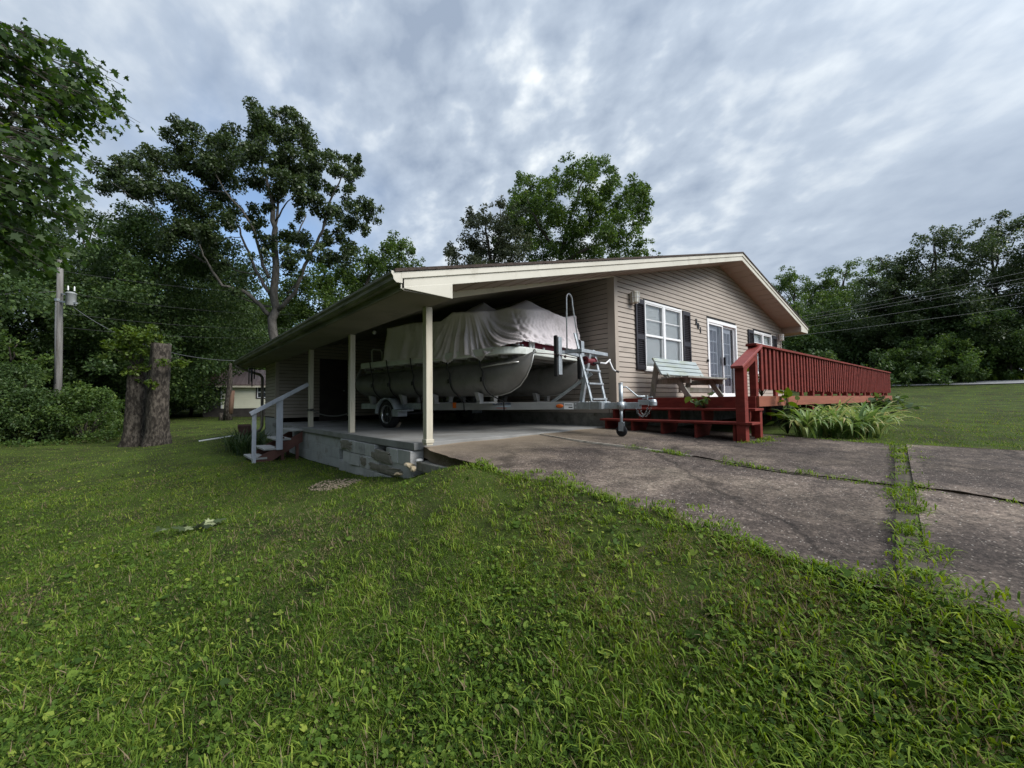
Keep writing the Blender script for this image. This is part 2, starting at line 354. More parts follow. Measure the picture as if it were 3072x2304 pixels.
# ------------------------------------------------------------------ materials for the buildings
M_side = mat('tan_vinyl_siding', (.335, .290, .245), (.385, .335, .285), 1.5, .55, bump=.06, bscale=60, stretch=(1, 1, 4), c3=(.285, .245, .205), s3=1.4)
M_trim = mat('cream_trim', (.62, .57, .45), (.68, .63, .50), 2, .5, c3=(.50, .45, .34), s3=2.2)
M_rake = mat('cream_rake_metal', (.50, .475, .40), (.57, .545, .465), 1.6, .45, c3=(.43, .405, .33), s3=3)
M_soff = mat('tan_soffit', (.30, .24, .19), (.34, .275, .22), 1.5, .6)
M_ply = mat('painted_plywood_soffit', (.17, .152, .125), (.23, .208, .172), 1.2, .85, c3=(.15, .135, .11), s3=2.5)
M_shing = mat('brown_shingle', (.035, .026, .022), (.075, .055, .045), 30, .95, bump=.6, bscale=60)
M_gut = mat('mildewed_gutter', (.075, .080, .052), (.22, .215, .165), 2.6, .6, stretch=(1, .5, 3), lo=.4, hi=.72)
M_white = mat('white_vinyl', (.76, .77, .78), (.80, .81, .81), 2, .35, spec=.5)
M_black = mat('black_shutter_plastic', (.012, .011, .016), (.02, .018, .024), 3, .45)
M_post = mat('post_paint', (.47, .43, .34), (.54, .50, .40), 3, .6, stretch=(4, 4, .6), c3=(.36, .32, .24), s3=5)
M_slab = mat('smooth_concrete', (.17, .168, .16), (.27, .272, .265), 1.6, .8, bump=.15, bscale=30, c3=(.22, .21, .19), s3=2.6)
M_cmu = mat('concrete_block', (.36, .36, .355), (.47, .47, .46), 3, .9, bump=.5, bscale=55, c3=(.20, .20, .195), s3=1.6, island=.16)
M_cmup = mat('painted_block', (.31, .32, .32), (.40, .41, .405), 2, .8, bump=.35, bscale=50, c3=(.21, .20, .17), s3=2.0, island=.05)
M_mort = mat('mortar_smear', (.17, .155, .125), (.25, .23, .19), 8, .95, bump=.7, bscale=30)
M_dark = mat('dark_interior', (.012, .012, .013))
M_blk = mat('black_metal', (.015, .015, .016), rough=.4)
M_galv = mat('galvanised_steel', (.34, .375, .40), (.48, .52, .55), 9, .45, .55, bump=.08, bscale=60, c3=(.34, .37, .39), s3=14)
M_alu = mat('dull_aluminium', (.175, .172, .162), (.235, .23, .218), 3, .5, .45, bump=.06, bscale=25, c3=(.125, .12, .105), s3=3.5)
M_rubber = mat('rubber', (.012, .012, .013), (.022, .022, .022), 6, .8, bump=.2, bscale=80)
M_glassm, _nt = newmat('window_glass'); _o = N(_nt, 'ShaderNodeOutputMaterial'); _t = N(_nt, 'ShaderNodeBsdfTransparent'); _gl = N(_nt, 'ShaderNodeBsdfGlossy', Roughness=.02)
_t.inputs[0].default_value = (.95, .97, .97, 1); _fr = N(_nt, 'ShaderNodeFresnel', IOR=1.55); _mx = N(_nt, 'ShaderNodeMixShader')
_ma = N(_nt, 'ShaderNodeMath', operation='ADD'); _ma.inputs[1].default_value = .05; _nt.links.new(_fr.outputs[0], _ma.inputs[0]); _nt.links.new(_ma.outputs[0], _mx.inputs[0])
_nt.links.new(_t.outputs[0], _mx.inputs[1]); _nt.links.new(_gl.outputs[0], _mx.inputs[2]); _nt.links.new(_mx.outputs[0], _o.inputs[0])
M_glass = M_glassm
M_blind = mat('pale_blind', (.86, .87, .86), (.90, .91, .90), 1, .6)
M_curt = mat('sheer_curtain', (.20, .20, .25), (.28, .28, .34), 2, .8)
M_red = mat('red_deck_stain', (.118, .020, .015), (.195, .033, .024), 4, .72, stretch=(1, 1, 3), bump=.12, bscale=40, c3=(.165, .055, .040), s3=7, lo3=.60, hi3=.74, spec=.2)
M_redf = mat('red_brown_fascia_stain', (.20, .062, .035), (.27, .085, .045), 2, .6, stretch=(.6, 1, 5), bump=.1, bscale=40)
M_deckb = mat('deck_boards', (.17, .03, .02), (.25, .09, .06), 2, .7, stretch=(1, 1, 1))
M_grayw = mat('weathered_grey_timber', (.18, .175, .15), (.28, .28, .25), 5, .85, stretch=(1, 4, 1), bump=.25, bscale=40, c3=(.15, .16, .10), s3=3)

# ------------------------------------------------------------------ the house
H = thing('bungalow', 'tan vinyl-sided bungalow with an open carport under its long low roof slope', 'house')
PKX, PKZ, SL = 4.925, 4.416, .247
def ztop(x): return PKZ - SL * abs(x - PKX)
def zsof(x): return ztop(x) - .192
XL, XR, W, YF, YB = -4.93, 10.66, 9.86, -.62, 11.75
def siding(mb, org, d, nout, length, z0, ztopf, openings=(), c=.1016, oz=.004):
    org, d, nout = V3(*org), V3(*d), V3(*nout); z = z0
    while z < 5:
        a, b = z, z + c; zm = z + c * .5
        lim = [(0.0, length)]
        if ztopf is not None:
            us = np.linspace(0, length, 400); ok = ztopf(us) > a + .01
            if not ok.any(): break
            lim = [(us[ok][0], us[ok][-1])]
        for (u0, u1, w0, w1) in openings:
            if b > w0 + .02 and a < w1 - .02:
                nl = []
                for (p, q) in lim:
                    if q <= u0 or p >= u1: nl.append((p, q)); continue
                    if p < u0: nl.append((p, u0))
                    if q > u1: nl.append((u1, q))
                lim = nl
        lim2 = []
        for (p, q) in lim:
            k0 = p; sm_ = (int(z / c) * 1.37 + 1.1) % 3.66
            while sm_ < q:
                if sm_ > k0 + .3 and q - sm_ > .3: lim2.append((k0, sm_)); k0 = sm_ + .004
                sm_ += 3.66
            lim2.append((k0, q))
        for (p, q) in lim2:
            P = lambda u, zz, o_: org + d * u + nout * o_ + V3(0, 0, zz)
            mb.quad(P(p, a + c * .10, .018), P(q, a + c * .10, .018), P(q, b, oz), P(p, b, oz)); mb.quad(P(p, a + c * .10, .018), P(p, a + c * .10, 0), P(q, a + c * .10, 0), P(q, a + c * .10, .018))
        z = b
WIN1 = (1.04, 2.70, 1.18, 2.69); DOOR = (4.05, 5.94, .575, 2.66); WIN2 = (7.25, 8.88, 1.30, 2.66)
ops = [WIN1, DOOR, WIN2]
mb = MB(); siding(mb, (0, 0, 0), (1, 0, 0), (0, -1, 0), W, .28, lambda u: np.array([zsof(x) for x in u]) + .03, ops)
mb.build('front_siding', M_side, H)
mb = MB(); siding(mb, (0, 10.4, 0), (0, -1, 0), (-1, 0, 0), 10.4, .36, lambda u: np.full_like(u, zsof(0) + .05)); mb.build('carport_siding', M_side, H)
mb = MB(); siding(mb, (W, 0, 0), (0, 1, 0), (1, 0, 0), 10.4, .28, lambda u: np.full_like(u, zsof(W) + .02)); mb.build('end_siding', M_side, H)
mb = MB(); siding(mb, (-4.25, 10.4, 0), (0, -1, 0), (-1, 0, 0), 1.52, .16, lambda u: np.full_like(u, 1.79))
siding(mb, (-4.25, 8.88, 0), (1, 0, 0), (0, -1, 0), 4.25, .12, lambda u: np.array([zsof(x) for x in (u - 4.25)]) + .03, [(1.2, 2.05, 0, 1.95)])
mb.build('storeroom_siding', M_side, H)
# sheathing coloured near-black to draw shadow lines between siding courses, and partition of the storeroom
mb = MB(); T = .1
def wallbox(x0, x1, z0, z1): mb.box(x0, x1, .001, T, z0, z1)
for (x0, x1, z0, z1) in ((0, 1.04, .1, 2.69), (2.70, 4.05, .1, 2.69), (1.04, 2.70, .1, 1.18), (4.05, 5.94, .1, .575), (5.94, 7.25, .1, 2.69), (7.25, 8.88, .1, 1.30), (8.88, W, .1, 2.69)): wallbox(x0, x1, z0, z1)
mb.prism([(0, .001, 2.69), (W, .001, 2.69), (W, .001, zsof(W) + .02), (PKX, .001, zsof(PKX) + .02), (0, .001, zsof(0) + .02)], (0, T, 0))
mb.box(.001, T, T, 10.4, 0, zsof(0)); mb.box(W - T, W - .001, T, 10.4, .1, zsof(W)); mb.box(-4.24, W - .002, 10.401, 10.5, -.3, 1.75)
mb.prism([(-4.24, 10.401, 1.75), (W, 10.401, 1.75), (W, 10.401, zsof(W) + .02), (PKX, 10.401, zsof(PKX) + .02), (-4.24, 10.401, zsof(-4.24) + .02)], (0, .099, 0))
mb.box(-4.249, -4.15, 8.89, 10.4, .13, 1.8); mb.prism([(-4.25, 8.881, .12), (-3.05, 8.881, .12), (-3.05, 8.881, zsof(-3.05)), (-4.25, 8.881, zsof(-4.25))], (0, .08, 0)); mb.prism([(-2.2, 8.881, .12), (0, 8.881, .12), (0, 8.881, zsof(0)), (-2.2, 8.881, zsof(-2.2))], (0, .08, 0)); mb.prism([(-3.05, 8.881, 1.95), (-2.2, 8.881, 1.95), (-2.2, 8.881, zsof(-2.2)), (-3.05, 8.881, zsof(-3.05))], (0, .08, 0))
mb.build('wall', M_dark, H)
o = MB().box(-3.05, -2.2, 8.90, 8.95, 0.0, 1.95).build('storeroom_door', mat('dark_brown_door', (.03, .022, .018), (.045, .035, .03), 4, .5), H); MB().sphere((-2.3, 8.87, .95), .03).build('door_knob', M_galv, o, True)
M_corner = mat('tan_corner_post', (.35, .30, .25), (.38, .33, .275), 2, .5)
def ltrim(P_, z0, z1): MB().prism([(x, y, z0) for x, y in P_], (0, 0, z1 - z0)).build('corner_trim', M_corner, H)
ltrim([(.088, -.024), (.088, 0), (0, 0), (0, .15), (-.024, .15), (-.024, -.024)][::-1], .28, zsof(0))
ltrim([(W - .08, -.024), (W + .022, -.024), (W + .022, .08), (W, .08), (W, 0), (W - .08, 0)], .28, zsof(W))
ltrim([(-4.275, 8.855), (-4.18, 8.855), (-4.18, 8.88), (-4.25, 8.88), (-4.25, 8.94), (-4.275, 8.94)], .13, 1.79)
mb = MB(); mb.box(-.02, .0, .17, 10.3, .275, .36); mb.build('base_trim', M_side, H)
# foundation
fd = MB(); fd.box(-.012, .02, .02, 10.4, .0, .275); fd.box(.02, W - .01, -.002, .0, -.5, .28)
fd.build('foundation', M_conc_old, H)
# carport slab and block wall
mb = MB(); mb.box(-4.34, -.01, .10, 8.86, -.10, 0.0); slab = mb.build('carport_slab', M_slab, H, bevel=.008)
mb = MB(); rr = random.Random(4)
for row in range(4):
    for c in range(16):
        y0 = 2.95 + c * .405 + (.2 if row % 2 else 0)
        if y0 > 9: continue
        z1 = -.105 - row * .2
        mb.box(-4.30 - rr.uniform(0, .004), -4.12, y0 + .003, y0 + .402, z1 - .197, z1)
mb.build('rear_block_wall', M_cmup, H, bevel=.006)
mb = MB()
for row in range(4):
    for c in range(8):
        y0 = .13 + c * .405 - (.2 if row % 2 else 0)
        if y0 > 2.75: continue
        ya, yb = max(y0, .12) + .003, min(y0 + .402, 2.94)
        z1 = -.105 - row * .2; j = rr.uniform(-.012, .012); t = rr.uniform(-.012, .012)
        if row == 0 and c == 2: continue
        mb.obox((-4.27 + j, (ya + yb) / 2, z1 - .099 + rr.uniform(-.006, .004)), (.10, t * .3, 0), (t, (yb - ya) / 2, 0), (0, 0, .097))
mb.build('front_block_pier', M_cmu, H, bevel=.006)
mb = MB()
def patch(y, z, ry, rz, seed, off=-4.385):
    q = random.Random(seed); n = 26; ring = []
    for kk in range(n):
        t = 2 * math.pi * kk / n; rr_ = 1 + q.uniform(-.22, .18); ring.append((y + ry * rr_ * math.copysign(abs(math.cos(t)) ** .6, math.cos(t)), z + rz * rr_ * math.copysign(abs(math.sin(t)) ** .6, math.sin(t))))
    vs = [(off - q.uniform(.0, .008), a, b) for a, b in ring] + [(off + .03, y + (a - y) * 1.05, z + (b - z) * 1.08) for a, b in ring] + [(off - .012, y, z)]
    mb.add(vs, [[kk, (kk + 1) % n, n + (kk + 1) % n, n + kk] for kk in range(n)] + [[(kk + 1) % n, kk, 2 * n] for kk in range(n)])
patch(2.55, -.19, .30, .075, 1); patch(1.05, -.26, .32, .085, 2); patch(1.0, -.43, .55, .055, 3); patch(1.75, -.40, .12, .06, 5)
mb.build('mortar_patch', M_mort, H)
mb = MB()
for row in range(3):
    for c in range(4):
        y0 = 8.9 + c * .405 + (.2 if row % 2 else 0)
        if y0 > 10.3: continue
        mb.box(-4.26, -4.06, max(y0, 8.9) + .003, min(y0 + .402, 10.42), .13 - (row + 1) * .2 + .003, .13 - row * .2)
mb.build('storeroom_blocks', M_cmup, H, bevel=.006)
# roof
mb = MB()
for (xa, xb) in ((XL - .02, PKX), (PKX, XR + .02)):
    a, b = ztop(xa), ztop(xb)
    mb.prism([(xa, YF - .035, a), (xb, YF - .035, b), (xb, YF - .035, b + .035), (xa, YF - .035, a + .035)], (0, YB - YF + .07, 0))
mb.build('roof', M_shing, H)
rk = MB(); rk2 = MB()
for (xa, xb) in ((XL + .06, PKX), (PKX, XR - .0)):
    for (m_, d0, d1, y0, y1) in ((rk, .005, .080, YF - .018, YF + .02), (rk2, .080, .192, YF, YF + .022)):
        m_.prism([(xa, y0, ztop(xa) - d1), (xb, y0, ztop(xb) - d1), (xb, y0, ztop(xb) - d0), (xa, y0, ztop(xa) - d0)], (0, y1 - y0, 0))
# boxed eave returns at both rake ends
rk2.prism([(XL + .10, YF - .002, 1.795 + .02), (-4.19, YF - .002, 1.795), (-4.19, YF - .002, zsof(-4.19) + .01), (XL + .10, YF - .002, zsof(XL + .1) + .02)], (0, .02, 0))
rk2.prism([(XR - .02, YF - .002, zsof(XR) + .0), (9.9, YF - .002, 2.80), (9.9, YF - .002, zsof(9.9) + .01), (XR - .02, YF - .002, zsof(XR) + .06)], (0, .02, 0))
rk.build('rake_drip_edge', M_rake, H, bevel=.004); rk2.build('rake_board', M_rake, H, bevel=.004)
mb = MB()
for (xa, xb) in ((-4.17, PKX), (PKX, XR - .75)):
    mb.prism([(xa, YF + .022, zsof(xa) + .005), (xb, YF + .022, zsof(xb) + .005), (xb, YF + .022, zsof(xb) + .02), (xa, YF + .022, zsof(xa) + .02)], (0, -YF - .03, 0))
    for kk in range(1, 3):
        pass
for i in range(44):                                # the ribs of the vented soffit panels
    x = -4.1 + i * .33
    if x > XR - .8: break
    mb.prism([(x, YF + .024, zsof(x) - .002), (x + .012, YF + .024, zsof(x + .012) - .002), (x + .012, YF + .024, zsof(x + .012) + .006), (x, YF + .024, zsof(x) + .006)], (0, -YF - .035, 0))
mb.build('soffit', M_soff, H)
mb = MB(); mb.box(XL + .10, -4.19, YF + .02, YB - .02, 1.795, 1.815); mb.box(-4.205, -4.185, YF + .02, 8.86, 1.815, zsof(-4.19) + .03); mb.build('eave_soffit', M_ply, H)
mb = MB(); mb.box(W + .03, XR - .03, YF + .02, YB - .02, 2.80, 2.815); mb.box(XR - .03, XR - .005, YF + .02, YB, 2.80, ztop(XR) - .02); mb.box(W + .025, W + .045, YF + .022, 0, 2.80, zsof(W) + .03); mb.build('far_eave_soffit', M_soff, H)
mb = MB(); mb.prism([(-4.185, .01, zsof(-4.185) + .05), (-.0, .01, zsof(0) + .05), (-.0, .01, zsof(0) + .075), (-4.185, .01, zsof(-4.185) + .075)], (0, 10.3, 0)); mb.build('carport_ceiling', M_ply, H)
mb = MB(); mb.prism([(-4.18, -.035, zsof(-4.18) - .09), (-.03, -.035, zsof(0) - .015), (-.03, -.035, zsof(0) + .01), (-4.18, -.035, zsof(-4.18) + .01)], (0, .05, 0)); mb.build('carport_header', M_trim, H)
mb = MB(); mb.box(XL + .075, XL + .10, YF, YB, 1.80, ztop(XL) - .01); mb.build('eave_fascia', M_gut, H)
# gutter
prof = [(XL + .075, 1.985), (XL - .055, 1.985), (XL - .055, 1.955), (XL - .035, 1.93), (XL - .03, 1.895), (XL + .0, 1.865), (XL + .075, 1.865)]
gm = MB(); gm.prism([(x, YF - .01, z) for x, z in prof], (0, YB - YF, 0)); gut = gm.build('gutter', M_gut, H)
ec = MB(); ec.prism([(x - .002 if x < XL else x, YF - .016, z + .001) for x, z in prof], (0, .006, 0)); ec.build('end_cap', M_rake, gut)
ds = MB(); ds.tube([(XL + .03, 11.55, 1.86), (XL + .03, 11.5, 1.78), (-4.6, 11.0, 1.62), (-4.38, 10.6, 1.50), (-4.33, 10.5, 1.40), (-4.33, 10.5, -.15), (-4.40, 10.42, -.28), (-4.6, 10.3, -.36)], .045, 8); ds.build('downspout', mat('brown_downspout', (.10, .085, .06), (.16, .14, .10), 3, .5), H, True)
# carport posts
for y in (-.02, 2.79, 5.44):
    mb = MB(); mb.box(-4.25, -4.155, y - .048, y + .048, .0 if y > 0 else -.03, 1.795); mb.box(-4.262, -4.143, y - .06, y + .06, -.0, .05) if y < 0 else None
    mb.build('carport_post', M_post, H, bevel=.006)
# windows
def window(WX, name='window', blind=True):
    x0, x1, z0, z1 = WX; f = MB(); y = -.03
    for (a, b, c, d) in ((x0, x0 + .05, z0, z1), (x1 - .05, x1, z0, z1), (x0 + .05, x1 - .05, z1 - .05, z1), (x0 + .05, x1 - .05, z0, z0 + .05), ((x0 + x1) / 2 - .04, (x0 + x1) / 2 + .04, z0 + .05, z1 - .05)): f.box(a, b, y, .06, c, d)
    xm = (x0 + x1) / 2; zm = z0 + .50 * (z1 - z0)
    wf = f.build('window' if name == 'window' else name, M_white, H, bevel=.004)
    for (a, b) in ((x0 + .05, xm - .04), (xm + .04, x1 - .05)):
        s = MB()
        s.box(a, b, y + .012, .045, zm - .022, zm + .022)
        for (p, q, zz0, zz1, yy) in ((a, b, zm + .022, z1 - .05, .0), (a, b, z0 + .05, zm - .022, .02)):
            s.box(p, p + .026, y + .01 + yy, .03 + yy, zz0, zz1); s.box(q - .026, q, y + .01 + yy, .03 + yy, zz0, zz1); s.box(p + .026, q - .026, y + .01 + yy, .03 + yy, zz1 - .026 if yy == 0 else zz0, zz1 if yy == 0 else zz0 + .03)
        zz = zm + .022 + .47 * (z1 - .05 - zm); s.box(a + .026, b - .026, .0, .012, zz - .008, zz + .008)
        s.build('sash', M_white, wf)
        MB().quad((a + .02, .012, zm), (b - .02, .012, zm), (b - .02, .012, z1 - .06), (a + .02, .012, z1 - .06)).build('pane', M_glass, wf)
        MB().quad((a + .02, .030, z0 + .06), (b - .02, .030, z0 + .06), (b - .02, .030, zm), (a + .02, .030, zm)).build('pane', M_glass, wf)
        if blind:
            bl = MB(); n = int((z1 - z0) / .034)
            for i in range(n):
                zc_ = z1 - .08 - i * .030
                if zc_ < z0 + .07: break
                bl.add([(a + .0, .058, zc_ + .0145), (b - .0, .058, zc_ + .0145), (b - .0, .050, zc_ - .0135), (a + .0, .050, zc_ - .0135)], [[0, 1, 2, 3]])
            bl.box(a, b, .064, .068, z0 + .05, z1 - .05)
            bl.build('blind', M_blind, wf)
        else:
            cu = MB(); n = 40; vs = []
            for i in range(n + 1):
                u = a + (b - a) * i / n; yy = .09 + .012 * math.sin(i * 1.1) + .006 * math.sin(i * 2.7)
                vs += [(u, yy, z0 + .04), (u, yy, z1 - .05)]
            cu.add(vs, [[2 * i, 2 * i + 2, 2 * i + 3, 2 * i + 1] for i in range(n)]); cu.build('curtain', M_blind, wf, True)
    if z0 < 1.25: MB().box(x0 - .03, x1 + .03, -.05, .0, z0 - .035, z0).build('window_sill', M_white, wf)
window(WIN1); window(WIN2, blind=False)
# shutters
for (x0, x1, z0, z1) in ((.70, 1.035, 1.165, 2.675), (2.72, 3.09, 1.165, 2.675), (6.80, 7.235, 1.28, 2.65), (8.90, 9.31, 1.28, 2.65)):
    mb = MB(); zm = z0 + (z1 - z0) * .47; y0, y1 = -.05, -.014
    mb.box(x0, x0 + .045, y0, y1, z0, z1); mb.box(x1 - .045, x1, y0, y1, z0, z1); mb.box(x0 + .045, x1 - .045, y0, y1, z1 - .10, z1); mb.box(x0 + .045, x1 - .045, y0, y1, z0, z0 + .11); mb.box(x0 + .045, x1 - .045, y0, y1, zm - .06, zm + .05); mb.box(x0 + .04, x1 - .04, -.022, -.014, z0, z1)
    for (a, b) in ((z0 + .11, zm - .06), (zm + .05, z1 - .10)):
        n = int((b - a) / .042)
        for i in range(n):
            zc_ = a + (i + .5) * (b - a) / n; mb.obox(((x0 + x1) / 2, -.036, zc_), ((x1 - x0) / 2 - .045, 0, 0), (0, .012, .010), (0, -.0015, .0025))
    mb.build('shutter', M_black, H)
# sliding patio door
x0, x1, z0, z1 = DOOR; f = MB(); xm = (x0 + x1) / 2
for (a, b, c, d) in ((x0, x0 + .07, z0, z1), (x1 - .07, x1, z0, z1), (x0 + .07, x1 - .07, z1 - .09, z1), (x0 + .07, x1 - .07, z0, z0 + .03)): f.box(a, b, -.035, .07, c, d)
pd = f.build('patio_door', M_white, H, bevel=.004)
for (a, b, y) in ((x0 + .07, xm + .03, -.02), (xm - .03, x1 - .07, .025)):
    s = MB(); w_ = .05
    s.box(a, a + w_, y, y + .035, z0 + .03, z1 - .09); s.box(b - w_, b, y, y + .035, z0 + .03, z1 - .09); s.box(a + w_, b - w_, y, y + .035, z1 - .14, z1 - .09); s.box(a + w_, b - w_, y, y + .035, z0 + .03, z0 + .11)
    sp_ = s.build('door_panel', M_white, pd, bevel=.003)
    MB().quad((a + w_, y + .02, z0 + .1), (b - w_, y + .02, z0 + .1), (b - w_, y + .02, z1 - .13), (a + w_, y + .02, z1 - .13)).build('pane', M_glass, pd)
gr = MB(); cu = MB()
for (a, b) in ((x0 + .14, xm - .12), (xm + .10, x1 - .18)):
    a0, b0, c0, d0 = a + .06, b - .05, z0 + .32, z1 - .26
    for (p, q, zz0, zz1) in ((a, a0, z0 + .1, z1 - .14), (b0, b, z0 + .1, z1 - .14), (a0, b0, z0 + .1, c0), (a0, b0, d0, z1 - .14)): gr.box(p, q, .085, .12, zz0, zz1)
    for i in range(1, 3): u = a0 + (b0 - a0) * i / 3; gr.box(u - .012, u + .012, .087, .11, c0, d0)
    for i in range(1, 5): zz = c0 + (d0 - c0) * i / 5; gr.box(a0, b0, .0885, .108, zz - .012, zz + .012)
    n = 50; vs = []
    for i in range(n + 1):
        u = a + (b + .1 - a) * i / n; yy = .17 + .012 * math.sin(i * .9) + .008 * math.sin(i * 2.3); vs += [(u, yy, z0 + .05), (u, yy, z1 - .1)]
    cu.add(vs, [[2 * i, 2 * i + 2, 2 * i + 3, 2 * i + 1] for i in range(n)])
gr.build('door_grille', mat('lilac_white_paint', (.66, .66, .74), (.74, .74, .80), 2, .5), pd); cu.build('curtain', M_curt, pd, True)
MB().box(xm + .0, xm + .02, -.075, -.02, 1.45, 1.68).build('handle', M_blk, pd, bevel=.004)
MB().box(x0 - .2, x1 + .2, .30, .31, z0, z1).build('room_backing', M_dark, pd)
# wall lanterns and numbers
for (xc, zc_, hh) in ((.585, 2.66, .25), (9.53, 2.64, .24)):
    f = MB(); f.box(xc - .05, xc + .05, -.03, -.005, zc_ - .10, zc_ + .10); wl = f.build('wall_lantern', M_white, H, bevel=.004)
    b_ = MB(); b_.lathe((xc, -.105, zc_ - hh / 2), (0, 0, 1), [(.02, .0), (.06, .0), (.078, .02), (.085, hh - .05), (.095, hh - .045), (.095, hh - .02), (.03, hh)], 6); b_.build('lantern_glass', mat('frosted_cream_glass', (.58, .56, .48), (.66, .64, .56), 6, .3), wl)
    r_ = MB()
    for kk in range(6):
        t = 2 * math.pi * kk / 6; r_.beam((xc + .083 * math.cos(t), -.105 + .083 * math.sin(t), zc_ - hh / 2), (xc + .092 * math.cos(t), -.105 + .092 * math.sin(t), zc_ + hh / 2 - .03), .012, .012)
    r_.lathe((xc, -.105, zc_), (0, 0, 1), [(.09, -.006), (.097, -.006), (.097, .006), (.09, .006)], 6, True); r_.build('lantern_ribs', M_white, wl)
def text(name, s, size, mat_, parent, loc, right, up, ext=.004, xs=1.0, bold=0.0):
    c = bpy.data.curves.new(name, 'FONT'); c.body = s; c.size = size; c.extrude = ext; c.offset = bold; c.align_x = 'CENTER'; c.align_y = 'CENTER'; c.resolution_u = 4
    tmp = bpy.data.objects.new(name, c); COL.objects.link(tmp)
    me = bpy.data.meshes.new_from_object(tmp.evaluated_get(bpy.context.evaluated_depsgraph_get())); COL.objects.unlink(tmp); bpy.data.objects.remove(tmp)
    me.name = name; right, up = nrm(right), nrm(up); n_ = np.cross(right, up); A = np.empty(len(me.vertices) * 3); me.vertices.foreach_get('co', A); A = A.reshape(-1, 3)
    B = V3(*loc) + A[:, :1] * xs * right + A[:, 1:2] * up + A[:, 2:3] * n_
    me.vertices.foreach_set('co', B.ravel()); me.update(); me.materials.clear()
    return link(name, me, mat_, parent)
for ch, x, z in (('3', 3.445, 2.482), ('0', 3.545, 2.388), ('1', 3.665, 2.292)): text('house_number', ch, .20, M_blk, H, (x, -.024, z), (1, 0, 0), (0, 0, 1), .006, 1.0, .009)
MB().box(3.98, 4.02, -.06, -.015, 1.50, 1.56).build('doorbell', M_blk, H)
MB().sphere((-3.2, 4.2, 2.13), .045).build('ceiling_bulb', M_white, H, True)

# ------------------------------------------------------------------ the red deck
DX, DY, DZ, DE = .22, -2.45, .565, 12.85
D_ = thing('wooden_deck', 'long raised deck stained red, railed along its front, beside the bungalow', 'deck', (DX, DY, 0)); off = (DX, DY, 0)
mb = MB(off); n = 17
for i in range(n):
    y0 = DY + .0 + i * (2.42 / n); mb.box(DX + .005, DE, y0 + .002, y0 + 2.42 / n - .006, DZ - .03, DZ)
mb.build('deck_boards', M_deckb, D_)
def sag(x): return -.018 * math.sin(math.pi * min(max((x - 3) / 9.0, 0), 1))
mb = MB(off); xs = np.linspace(DX, DE + .05, 40)
vs = []
for x in xs:
    for (y, z) in ((DY - .04, .40), (DY - .04, .562), (DY - .002, .562), (DY - .002, .40)): vs.append((x, y, z + sag(x)))
fs = [[4 * i + k, 4 * i + (k + 1) % 4, 4 * i + 4 + (k + 1) % 4, 4 * i + 4 + k] for i in range(39) for k in range(4)] + [[0, 1, 2, 3], [159, 158, 157, 156]]
mb.add(vs, fs); mb.build('front_fascia', M_redf, D_)
mb = MB(off); mb.box(DX - .035, DX + .0, DY + .0, -.03, .375, .560); mb.build('end_fascia', M_red, D_, bevel=.004)
for x in (3.3, 6.3, 9.2, 11.95):
    mb = MB(off); mb.box(x - .05, x + .05, DY + .0, DY + .10, float(gz(x, DY)) - .1, .42); mb.build('leg', M_red, D_)
for x in (4.8, 7.7, 10.6):
    mb = MB(off); mb.box(x - .05, x + .05, -1.2, -1.1, float(gz(x, -1)) - .1, .535); mb.build('leg', M_red, D_)
RZ = 1.355
px = [DX + .07] + [1.9 + i * 1.48 for i in range(8)]
for i, x in enumerate(px):
    mb = MB(off); mb.box(x - .05, x + .05, DY + .002, DY + .10, -.12 if i == 0 else .40, RZ); mb.build('rail_post', M_red, D_, bevel=.005)
# short blocks that carry the lower rail
for i in range(16):
    x = 1.2 + i * .74; MB(off).box(x - .06, x + .06, DY + .01, DY + .055, DZ, .70 if i % 2 else .80).build('rail_block', M_red, D_, bevel=.004)
mb = MB(off); mb.box(DX - .06, DE, DY - .05, DY + .11, RZ, RZ + .038); mb.build('top_rail', M_red, D_, bevel=.006)
mb = MB(off); mb.box(DX + .12, DE - .05, DY + .03, DY + .065, RZ - .09, RZ - .002); mb.box(DX + .12, DE - .05, DY + .03, DY + .065, .68, .77); mb.build('rail_stringer', M_red, D_)
nb_ = 66
for i in range(nb_):
    x = DX + .26 + i * .19; mb = MB(off); q = rr.uniform(-.008, .008)
    mb.beam((x + q, DY + .005, .655 + rr.uniform(-.018, .018)), (x + rr.uniform(-.006, .006), DY + .005 + rr.uniform(-.006, .002), RZ - .002), .085 + rr.uniform(-.004, .003), .038, (0, 1, 0)); mb.build('baluster', M_red, D_)
# right-hand end rail
mb = MB(off); mb.box(DE - .12, DE - .02, DY + .11, -.1, RZ, RZ + .038); mb.box(DE - .09, DE - .055, DY + .11, -.1, .66, .75); mb.build('end_rail', M_red, D_)
for i in range(11):
    y = DY + .25 + i * .19; MB(off).box(DE - .105, DE - .09, y - .043, y + .043, .655, RZ).build('baluster', M_red, D_)
